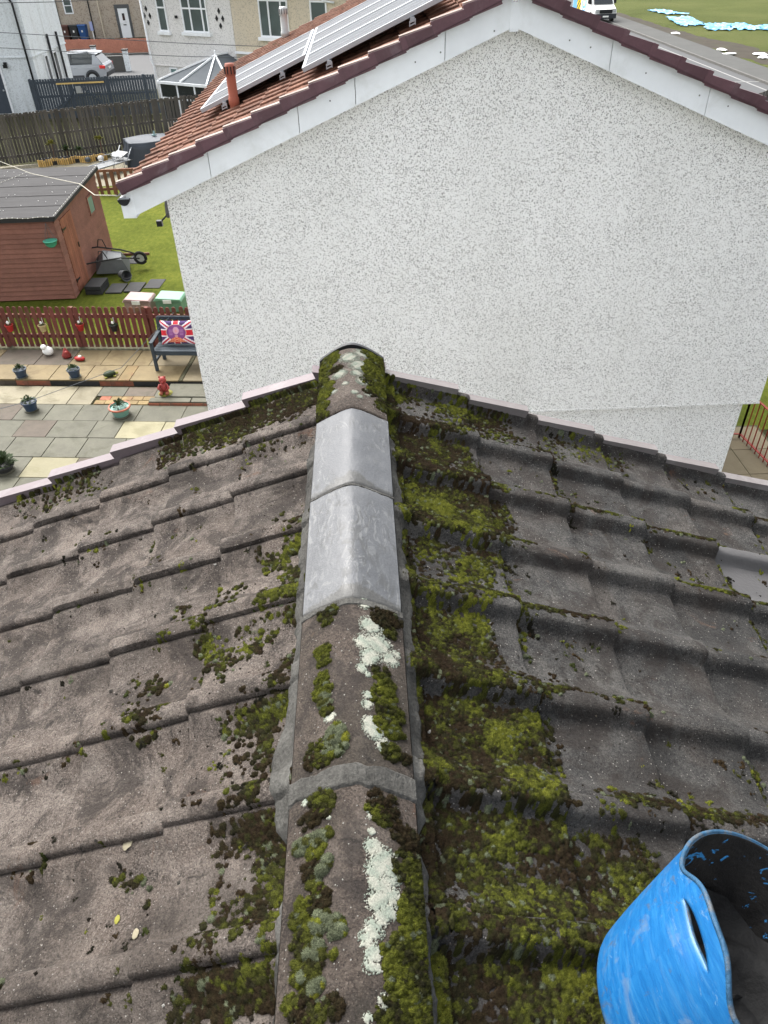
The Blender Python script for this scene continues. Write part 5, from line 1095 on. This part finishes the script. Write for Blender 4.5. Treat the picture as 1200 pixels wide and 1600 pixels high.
# white rendered house at the left
wh = thing('white_house', 'pale rendered house with black downpipe and dark door at upper left', 'house', (0, 0, 0))
m = MB(); m.box(-27, -16.02, 43.42, 48.83, 2.5, 5.6); obj('upper_wall', m, 'render_white', wh)
m = MB(); m.box(-26.98, -16.05, 43.45, 48.80, 0, 2.499); obj('lower_wall', m, 'render_white', wh)
m = MB(); m.box(-27.0, -15.99, 43.39, 48.85, 2.46, 2.52); obj('band_course', m, 'render_white', wh)
m = MB(); m.add([(-27.3, 43.1, 5.58), (-15.7, 43.1, 5.58), (-15.7, 49.1, 5.58), (-27.3, 49.1, 5.58), (-24, 46.1, 7.6), (-18.7, 46.1, 7.6)], [(0, 1, 5, 4), (1, 2, 5), (2, 3, 4, 5), (3, 0, 4), (0, 3, 2, 1)]); obj('roof', m, 'slab_dark', wh)
m = MB(); m.tube([(-16.36, 43.34, 5.4), (-16.36, 43.34, 4.86), (-16.26, 43.34, 4.72), (-16.26, 43.34, 0)], .05, 8); obj('downpipe', m, 'black', wh, smooth=True)
for y, z in ((46.06, 3.18), (47.54, 3.15)): m = MB(); m.tube([(-15.95, y, z), (-15.95, y, 0)], .06, 8); obj('soil_pipe', m, 'black', wh, smooth=True)
dd = obj('door', MB().box(-18.75, -17.80, 43.38, 43.46, .05, 2.27), 'greypaint', wh); m = MB(); m.box(-17.93, -17.85, 43.33, 43.38, 1.05, 1.12); obj('door_handle', m, 'alu', dd)
m = MB(); m.box(-17.80, -17.70, 43.37, 43.46, .05, 2.35); m.box(-18.85, -18.75, 43.37, 43.46, .05, 2.35); m.box(-18.75, -17.80, 43.37, 43.46, 2.27, 2.35); obj('door_frame', m, 'upvc', dd)
m = MB(); m.box(-17.5, -17.36, 43.30, 43.42, 2.2, 2.3); m.box(-17.53, -17.33, 43.24, 43.32, 2.06, 2.2); obj('security_light', m, 'black', wh)
for y0, y1 in ((44.98, 45.5), (46.35, 46.95)): window(wh, (-16.02, 0, 0), (0, 1, 0), .95, 2.36, y0, y1, (1, 0, 0), 'glass_dark', sill=False)
# harled semi and its tan half
fd = Vector((.83, -.557, 0)).normalized(); fn = Vector((-.557, -.83, 0)).normalized(); FO = Vector((-9.3, 39.9, 0))
def fbox(m, a0, a1, b0, b1, z0, z1):
    mm = Matrix((fd, fn, Vector((0, 0, 1)))).transposed().to_4x4(); mm.translation = FO; m.box(a0, a1, b0, b1, z0, z1, 0, mm); return m
hh = thing('harled_house', 'pale grey harled house with black diamond decorations behind the red roof', 'house', (0, 0, 0))
obj('upper_wall', fbox(MB(), -.0, 5.12, -8, 0, 2.42, 5.6), 'harl_far', hh); obj('lower_wall', fbox(MB(), .03, 5.12, -8, -.04, 0, 2.4195), 'harl_far', hh)
obj('band_course', fbox(MB(), -.02, 5.12, -.04, .03, 2.40, 2.44), 'harl_far', hh)
window(hh, FO, fd, 3.74, 5.0, .86, 1.40, fn, 'glass', (), 4.62); window(hh, FO, fd, 3.76, 5.0, 2.33, 3.80, fn, 'glass', (2.82, 3.5), 4.62); window(hh, FO+fn*-.04, fd, 1.35, 2.36, .98, 1.46, fn, 'glass_teal', (), 2.08)
for c in (.19, 4.46):
    for i, (a, z) in enumerate(((0, .26), (0, 0), (0, -.26), (-.17, 0.0), (.17, 0.0))):
        if (a, z) == (0, 0): continue
        m = MB(); mm = Matrix((fd, fn, Vector((0, 0, 1)))).transposed().to_4x4(); mm.translation = FO+fd*(c+a)+Vector((0, 0, 4.30+z)); m.box(-.065, .065, .002, .03, -.065, .065, 0, mm @ Matrix.Diagonal((.8, 1, 1.2, 1)) @ Matrix.Rotation(R(45), 4, 'Y')); obj('diamond', m, 'black', hh)
m = MB(); fbox(m, 1.93, 2.03, 0, .09, 4.25, 4.35); obj('vent', m, 'black', hh)
m = MB(); m.tube([FO+fd*-.02+fn*.06+Vector((0, 0, z)) for z in (5.6, 2.6)]+[FO+fd*.05+fn*.03+Vector((0, 0, 2.35)), FO+fd*.05+fn*.03], .05, 8); obj('downpipe', m, 'upvc', hh, smooth=True)
m = MB(); q = lambda a, b, z: tuple(FO+fd*a+fn*b+Vector((0, 0, z))); m.add([q(-.4, .4, 5.5), q(5.11, .4, 5.5), q(5.11, -4, 7.4), q(-.4, -4, 7.4), q(5.11, -8.3, 5.5), q(-.4, -8.3, 5.5)], [(0, 1, 2, 3), (3, 2, 4, 5), (0, 3, 5), (1, 4, 2)]); obj('roof', m, 'redtile', hh)
th = thing('tan_semi_house', 'tan harled half of the semi joined to the pale grey house', 'house', (0, 0, 0))
obj('wall', fbox(MB(), 5.13, 13.0, -8, -.005, 0, 5.6), 'harl_tan', th)
window(th, FO+fn*-.005, fd, 3.72, 5.0, 6.62, 8.10, fn, 'glass', (7.12, 7.75)); window(th, FO+fn*-.005, fd, 4.25, 5.0, 9.2, 10.0, fn, 'glass', ())
m = MB(); fbox(m, 5.15, 6.4, 0, .12, 3.08, 3.16); obj('flashing', m, 'upvc', th)
m = MB(); m.tube([q(9.6, .08, 5.2), q(9.9, .08, 5.0), q(10.4, .08, 4.95)], .04, 8); obj('waste_pipe', m, 'upvc', th, smooth=True)
m = MB(); m.add([q(5.14, .4, 5.5), q(13.4, .4, 5.5), q(13.4, -4, 7.4), q(5.14, -4, 7.4), q(13.4, -8.3, 5.5), q(5.14, -8.3, 5.5)], [(0, 1, 2, 3), (3, 2, 4, 5), (0, 3, 5), (1, 4, 2)]); obj('roof', m, 'redtile', th)
# conservatory
cs = thing('conservatory', 'white framed conservatory with hipped glass roof against the pale house', 'conservatory', (-6.0, 36.9, 0), math.atan2(fd.y, fd.x))
cx0, cx1, cy0, cy1 = -1.9, 2.2, -1.6, 1.0; ze = 2.12; rg = ((-.3, 1.0, 3.05), (.9, .0, 3.05))
obj('base_wall', MB().box(cx0+.05, cx1-.05, cy0+.05, cy1, 0, .65), 'harl_tan', cs)
m = MB()
for x in (cx0, -.9, .1, 1.15, cx1-.08): m.box(x, x+.08, cy0, cy0+.08, .65, ze)
for y in (cy0+.09, -.4, .6): m.box(cx0, cx0+.08, y, y+.08, .65, ze)
m.box(cx0+.081, cx1, cy0-.002, cy0+.075, .65, .73); m.box(cx0+.081, cx1, cy0-.002, cy0+.075, 1.55, 1.62); m.box(cx0-.002, cx0+.075, cy0+.081, cy1, .65, .73); m.box(cx0-.002, cx0+.075, cy0+.081, cy1, 1.55, 1.62)
m.box(cx0-.06, cx1+.06, cy0-.06, cy0+.1, ze, ze+.1); m.box(cx0-.06, cx0+.1, cy0+.101, cy1, ze, ze+.1); obj('frame', m, 'upvc', cs)
for x0, x1 in ((cx0+.08, -.9), (-.82, .1), (.18, 1.15), (1.23, cx1-.08)): obj('pane', MB().box(x0, x1, cy0+.02, cy0+.05, .7, ze), 'glass_dark', cs)
for y0, y1 in ((cy0+.17, -.4), (-.32, .6), (.68, cy1)): obj('pane', MB().box(cx0+.02, cx0+.05, y0, y1, .7, ze), 'glass_dark', cs)
ap = (.2, -.1, 3.05); ap2 = (.2, cy1, 3.05); E_ = [(cx0, cy1, ze+.1), (cx0, cy0, ze+.1), (cx1, cy0, ze+.1), (cx1, cy1, ze+.1)]
obj('roof_glass', MB().add([E_[0], E_[1], E_[2], E_[3], ap, ap2], [(0, 1, 4, 5), (1, 2, 4), (2, 3, 5, 4)]), 'conserv', cs)
for a, b in ((E_[1], ap), (E_[2], ap), (ap, ap2), ((cx0, -.3, ze+.1), ap), ((cx0, .5, ze+.1), (.2, .5, 3.05)), ((-.6, cy0, ze+.1), ap), ((.9, cy0, ze+.1), ap)):
    m = MB(); a, b = Vector(a)+Vector((0, 0, .03)), Vector(b)+Vector((0, 0, .03)); m.bar(a, b, .07, .06); obj('glazing_bar', m, 'upvc', cs)
m = MB(); m.lathe([(0, 0), (.05, 0), (.03, .1), (.05, .14), (.0, .2)], (.2, -.1, 3.08), 10); obj('finial', m, 'upvc', cs)
# far tan house
ft = thing('far_tan_house', 'brownish harled house with white door across the street', 'house', (0, 0, 0))
obj('wall', MB().box(-38, -12, 76, 83, 0, 5.4), 'harl_tan2', ft)
obj('roof', MB().prism([(75.6, 5.3), (83.4, 5.3), (79.5, 7.6)], -38.3, -11.7, axis='x'), 'slab_dark', ft)
window(ft, (0, 76, 0), (1, 0, 0), 1.86, 3.3, -24.36, -23.62, (0, -1, 0), 'glass', (), 2.45, False, .09)
dr2 = obj('door', MB().box(-19.92, -19.12, 75.93, 76.02, .02, 2.14), 'upvc', ft); obj('letter_box', MB().box(-19.65, -19.4, 75.90, 75.929, .95, 1.02), 'black', dr2); obj('door_glass', MB().box(-19.62, -19.42, 75.905, 75.93, 1.3, 1.8), 'glass_dark', dr2)
m = MB(); m.box(-20.16, -19.925, 75.94, 76.02, 0, 2.42); m.box(-19.115, -18.93, 75.94, 76.02, 0, 2.42); m.box(-19.925, -19.115, 75.94, 76.02, 2.15, 2.42); obj('door_surround', m, 'steel', ft)
for x, mt in ((-22.25, 'black'), (-24.95, 'black')): m = MB(); m.tube([(x, 75.93, 5.2), (x, 75.93, 0)], .05, 8); obj('downpipe', m, mt, ft)
m = MB(); m.tube([(-21.45, 75.92, 5.2), (-21.45, 75.92, 0.)], .06, 8); obj('drain_pipe', m, 'harl_tan', ft)
sp_ = thing('sign_post', 'small sign post in front of the far tan house', 'sign', (-22.0, 74.6, 0)); m = MB(); m.tube([(0, 0, 0), (0, 0, 1.3)], .04, 8); obj('post', m, 'white', sp_); m = MB(); m.box(-.12, .12, -.06, -.04, .75, 1.4); obj('plate', m, 'purple_bin', sp_)
def wheelie(label, x, y, mt):
    b = thing('wheelie_bin', label, 'bin', (x, y, .12), 0, 'wheelie bins by the far house'); m = MB(); V = [(-.25, -.3, 0), (.25, -.3, 0), (.25, .28, 0), (-.25, .28, 0), (-.32, -.38, .98), (.32, -.38, .98), (.32, .36, .98), (-.32, .36, .98)]
    m.add(V, [(0, 1, 5, 4), (1, 2, 6, 5), (2, 3, 7, 6), (3, 0, 4, 7), (0, 3, 2, 1), (4, 5, 6, 7)]); obj('body', m, mt, b, bevel=.02)
    m = MB(); m.prism([(-.40, .985), (.40, .985), (.38, 1.04), (-.2, 1.10), (-.4, 1.03)], -.34, .34, axis='x'); obj('lid', m, mt, b, bevel=.015)
    for s in (-1, 1): m = MB(); m.tube([(s*.27, .28, .05), (s*.33, .28, .05)], .12, 14); obj('wheel', m, 'rubber', b)
    m = MB(); m.box(-.06, .06, -.36, -.34, .55, .7); obj('sticker', m, 'white', b)
for x, mt, lb in ((-24.3, 'bin_brown', 'brown wheelie bin nearest the far house window'), (-23.55, 'bin_black', 'black wheelie bin between the brown and blue bins'), (-22.85, 'bin_blue', 'blue wheelie bin beside the sign post')): wheelie(lb, x, 74.9, mt)
def joined_fence(name, label, A, B, h, bw, gap, mat, z0=.05, rails=(.3,)):
    A, B = Vector(A), Vector(B); L = (B-A).length; f = thing(name, label, 'fence', A, math.atan2(B.y-A.y, B.x-A.x)); m = MB(); x = 0
    while x < L: m.box(x, x+bw, -.01, .01, z0, h+random.uniform(-.01, .01)); x += bw+gap
    o = obj('boards', m, mat, f); o['kind'] = 'stuff'
    for z in rails: obj('rail', MB().box(0, L, .012, .05, z-.05, z+.05), mat, f)
    for k in range(int(L/1.8)+1): m = MB(); m.box(k*1.8, k*1.8+.1, .052, .15, 0, h+.02); obj('post', m, mat, f)
    return f
joined_fence('red_fence', 'low red-brown board fence in front of the far tan house', (-22.6, 66.6, 0), (-13.4, 65.6, 0), .95, .12, .012, 'redfence', rails=(.25, .75))
gf = joined_fence('grey_fence', 'dark grey painted fence and gate between the pale houses', (-15.85, 41.55, 0), (-9.9, 42.0, 0), 1.75, .11, .018, 'greypaint', rails=(.3, 1.0, 1.6))
m = MB(); m.bar((3.5, -.02, .4), (2.2, -.02, 1.6), .03, .09); m.bar((1.2, -.02, .4), (2.2, -.02, 1.4), .03, .09); obj('gate_brace', m, 'greypaint', gf); m = MB(); m.box(1.28, 3.55, -.05, -.02, 1.50, 1.565); obj('gate_bar', m, 'yellowbar', gf); m = MB(); m.box(2.15, 2.40, -.05, -.02, 1.1, 1.4); obj('gate_plate', m, 'galv', gf)
fr_ = board_fence('side_fence', 'dark timber fence beyond the right verge beside the road', 'fence', (16.2, 34.4, 0), (20.5, 38.8, 0), 46, .11, 0, lambda t: 1.15, 'oldwood', .03, .02, (.3, .9), 3)
gw = thing('garden_wall', 'grey garden wall with a pale post behind the silver car', 'wall', (-16.6, 57, 0)); obj('wall', MB().box(0, 1.4, 0, .2, 0, .82), 'kerb', gw); obj('coping', MB().box(-.03, 1.35, -.03, .23, .822, .88), 'kerb', gw); obj('post', MB().box(1.42, 1.72, -.05, .25, 0, 1.15), 'render_white', gw); obj('post_cap', MB().box(1.38, 1.76, -.09, .29, 1.152, 1.24), 'kerb', gw)
gp2 = thing('gate_post', 'pale concrete gate post with cap standing behind the silver car roof', 'post', (-18.2, 61, 0)); obj('shaft', MB().box(-.15, .15, -.15, .15, 0, 1.0), 'render_white', gp2); obj('cap', MB().box(-.19, .19, -.19, .19, 1.0, 1.1), 'kerb', gp2)
tag(obj('far_kerb', MB().box(-40, -12, 65.0, 65.15, 0, .12), 'kerb'), kind='structure'); sheet('verge', [(-40, 65.15), (-12, 65.15), (-12, 76), (-40, 76)], .05, 'ground')
# ------------------------------------------------------------------ silver car
def make_car():
    c = thing('parked_car', 'silver estate car parked behind the grey fence', 'car', (-15.05, 52.9, 0), 0)
    # side profile, x backward from the tail at 0 to the nose at -4.6
    low = [(-4.55, .35), (-4.6, .6), (-4.45, .88), (-3.4, 1.02), (-.12, 1.06), (-.02, .95), (.02, .6), (-.05, .35)]
    V = []; n = len(low)
    for y, k in ((-.90, 0), (-.93, 1), (.93, 1), (.90, 0)):
        for x, z in low: V.append((x*(1 if k else .995), y if z < 1.0 else y*.95, z))
    F = [tuple(range(n)), tuple(reversed(range(3*n, 4*n)))]
    for s in range(3): F += [(s*n+i, s*n+(i+1) % n, (s+1)*n+(i+1) % n, (s+1)*n+i) for i in range(n)]
    obj('body', MB().add(V, F), 'car_paint', c, bevel=.06)
    top = [(-3.45, 1.0), (-2.75, 1.52), (-2.3, 1.60), (-1.0, 1.62), (-.55, 1.56), (-.12, 1.04)]
    m = MB(); V = [(x, y*(1 if z < 1.1 else .84), z) for y in (-.86, .86) for x, z in top]; k = len(top); m.add(V, [tuple(range(k)), tuple(reversed(range(k, 2*k)))]+[(i, i+k, (i+1) % k+k, (i+1) % k) for i in range(k)]); g = obj('cabin_glass', m, 'glass_dark', c, bevel=.03)
    m = MB(); V = [(x, y*.86, z) for y in (-.82, .82) for x, z in ((-2.85, 1.50), (-2.3, 1.615), (-1.0, 1.64), (-.38, 1.56), (-.5, 1.50), (-1.0, 1.56), (-2.3, 1.55))]; k = 7; m.add(V, [tuple(range(k)), tuple(reversed(range(k, 2*k)))]+[(i, i+k, (i+1) % k+k, (i+1) % k) for i in range(k)]); obj('roof', m, 'car_paint', c)
    for y in (-1, 1):
        m = MB(); m.add([(-1.05, y*.80, 1.04), (-.5, y*.80, 1.04), (-.40, y*.735, 1.52), (-.62, y*.735, 1.52)] if 0 else [(-.75, y*.885, 1.04), (-.14, y*.885, 1.04), (-.52, y*.745, 1.53), (-.66, y*.745, 1.53)], [(0, 1, 2, 3)]); obj('rear_pillar', m, 'car_paint', c)
        m = MB(); m.bar((-2.0, y*.83, 1.05), (-1.95, y*.735, 1.54), .03, .07); obj('door_pillar', m, 'car_trim', c)
        m = MB(); m.box(-.34, .0, y*.915-.03, y*.915+.03, .82, .99); obj('tail_lamp', m, 'car_red', c, bevel=.02)
        m = MB(); m.bar((-2.4, y*.66, 1.66), (-.9, y*.66, 1.68), .03, .03); obj('roof_rail', m, 'car_trim', c)
        m = MB(); m.box(-3.3, -1.35, y*.935-.012, y*.935+.012, .36, .5); obj('sill_trim', m, 'car_trim', c)
        m = MB(); m.box(-1.9, -1.7, y*.94-.01, y*.94+.02, .90, .94); obj('door_handle', m, 'car_paint', c)
        for x in (-.85, -3.6):
            m = MB(); m.tube([(x, y*.955, .36), (x, y*.90, .36)], .42, 24); obj('arch_trim', m, 'car_trim', c)
            m = MB(); m.tube([(x, y*.975, .34), (x, y*.76, .34)], .34, 24); t_ = obj('wheel', m, 'rubber', c); m = MB(); m.tube([(x, y*.985, .34), (x, y*.96, .34)], .23, 16); obj('rim', m, 'alu', t_)
    obj('bumper', MB().box(-.3, .06, -.88, .88, .38, .62), 'car_trim', c, bevel=.03); obj('number_plate', MB().box(.025, .035, -.26, .26, .72, .84), 'white', c)
make_car()
# ------------------------------------------------------------------ van on the road
def make_van():
    c = thing('delivery_van', 'white delivery van with blue and yellow side markings on the road', 'van', (20.45, 75.0, 0), R(6))
    # y runs back from the nose, x across 0..1.95
    prof = [(.02, .42), (-.02, .62), (.06, .98), (.75, 1.28), (1.45, 2.15), (1.9, 2.5), (5.6, 2.55), (5.7, 2.3), (5.7, .42)]
    m = MB(); m.prism(prof, 0, 1.96, axis='x'); obj('body', m, 'white', c, bevel=.07)
    m = MB(); m.add([(.14, .76, 1.315), (1.82, .76, 1.315), (1.74, 1.42, 2.12), (.22, 1.42, 2.12)], [(0, 1, 2, 3)]); o = obj('windscreen', m, 'glass_dark', c); o.location = (0, -.03, .03)
    for x in (-.012, 1.972):
        m = MB(); m.prism([(1.0, 1.35), (1.85, 1.35), (1.85, 2.1), (1.5, 2.1)], x-.008, x+.008, axis='x'); obj('side_window', m, 'glass_dark', c)
        m = MB(); m.box(x-.22 if x < 0 else x, x if x < 0 else x+.22, .98, 1.08, 1.35, 1.72); obj('mirror', m, 'black', c, bevel=.02)
        for y in (.95, 4.6):
            m = MB(); xx = .02 if x < 0 else 1.94; m.tube([(xx-.03, y, .36), (xx+.03, y, .36)], .46, 20); obj('wheel_arch', m, 'black', c)
            m = MB(); m.tube([(xx-.05, y, .35), (xx+.05, y, .35)], .35, 20); t_ = obj('wheel', m, 'rubber', c); m = MB(); m.tube([(xx-.06, y, .35), (xx+.06, y, .35)], .2, 14); obj('hub', m, 'steel', t_)
    m = MB(); m.box(.03, 1.93, -.07, .0, .36, .72); obj('bumper', m, 'car_trim', c, bevel=.03); m = MB(); m.box(.42, 1.54, -.055, .03, .74, 1.02); obj('grille', m, 'black', c, bevel=.02)
    for x in (.08, 1.56): m = MB(); m.box(x, x+.32, -.03, .12, .78, 1.06); obj('headlamp', m, 'galv', c, bevel=.03)
    obj('number_plate', MB().box(.72, 1.24, -.082, -.071, .47, .58), 'lamp_bead', c)
    # side livery: round blue badge, then yellow and dark chevrons
    nx, nz = 90, 44; V = []; C = []
    for j in range(nz):
        for i in range(nx):
            y, z = 1.95+i/(nx-1)*3.6, .62+j/(nz-1)*1.7; V.append((-.006, y, z)); r = math.hypot(y-2.75, z-1.35); c_ = (232, 232, 230)
            if r < .62: c_ = (78, 160, 210)
            if r < .52: c_ = (226, 232, 234)
            if r < .42: c_ = (92, 172, 214)
            if r < .26: c_ = (238, 222, 110)
            if r < .15: c_ = (226, 232, 234)
            if y > 3.55: c_ = (238, 204, 40) if ((y*1.0+z) % .5) < .25 else (60, 66, 60)
            if y > 4.5: c_ = (110, 168, 214)
            C.append(S(*c_)[:3])
    idx = np.arange(nx*nz).reshape(nz, nx); F = np.stack([idx[:-1, :-1], idx[:-1, 1:], idx[1:, 1:], idx[1:, :-1]], -1).reshape(-1, 4)
    link('livery', npmesh('livery', np.array(V), F, 'print', np.array(C), False), c)
make_van()
# blue and white sheets lying on the field
def sheetheap(x, y, w_, l_, rz_, label, seed):
    random.seed(seed); V = []; n = 14
    for i in range(n):
        for j in range(n): a, b = i/(n-1)-.5, j/(n-1)-.5; k = 1+.22*random.uniform(-1, 1)*(1 if i in (0, n-1) or j in (0, n-1) else .1); V.append((a*w_*k, b*l_*k, .03+.10*random.random()))
    m = MB(); m.add(V, [(i*n+j, (i+1)*n+j, (i+1)*n+j+1, i*n+j+1) for i in range(n-1) for j in range(n-1)]); o = obj('plastic_sheet', m, 'sheet_blue', None, (x, y, 0), R(rz_)); o.modifiers.new('t', 'SOLIDIFY').thickness = .02; tag(o, label, 'sheet', 'blue sheets on the field')
sheetheap(29.2, 82.5, 1.6, 4.4, 8, 'small blue sheet lying farthest out on the field', 1); sheetheap(28.2, 74.6, 2.0, 6.5, -8, 'long rumpled blue and white sheet lying beside the mud', 2); sheetheap(29.2, 69.8, 1.9, 4.2, -20, 'blue sheet overlapping the end of the long sheet', 3)
sheetheap(31.0, 69.6, 1.8, 4.2, -6, 'blue sheet left of the pair near the right picture edge', 4); sheetheap(33.0, 67.8, 2.2, 4.2, -6, 'blue sheet at the right picture edge on the field', 5)
random.seed(99)
for i, (x, y, s, lb) in enumerate(((24.6, 66.5, .25, 'pale scrap lying at the mud edge nearest the van'), (24.5, 57.2, .28, 'pale scrap on the grass verge in the middle of the mud'), (24.2, 55.2, .32, 'long pale scrap near the pavement'), (26.0, 54.6, .36, 'white scrap in the mud near the right picture edge'), (25.6, 53.2, .26, 'small white scrap below the larger one in the mud'))):
    m = MB(); m.blob((0, 0, .05), s*1.6, s, .07, 2, .35); tag(obj('litter_scrap', m, 'white', None, (x, y, .02), random.uniform(0, 3)), lb, 'litter', 'pale scraps on the verge')
# white bird dropping marks and a pale leaf on the near tiles
for i, (u, v, s, mt, lb) in enumerate(((.52, .80, .012, 'worn', 'white splash on the left tiles nearest the ridge mortar'), (.47, .62, .007, 'worn', 'small white splash on the lower left tiles'), (.52, .655, .006, 'leaf_y', 'yellow lichen spot on the lower left tiles'))):
    m = MB(); m.blob((0, 0, 0), s, s*1.4, .0015, 3, .12); o = obj('dropping', m, mt); p = roof_pt(np.array(u), np.array(v), tile_h(np.array(u), np.array(v), -1)+.002, -1)
    mm = Matrix((Vector((CT, 0, ST)), Vector((0, 1, 0)), Vector((-ST, 0, CT)))).transposed().to_4x4(); mm.translation = Vector(p); o.matrix_world = mm; tag(o, lb, 'stain')
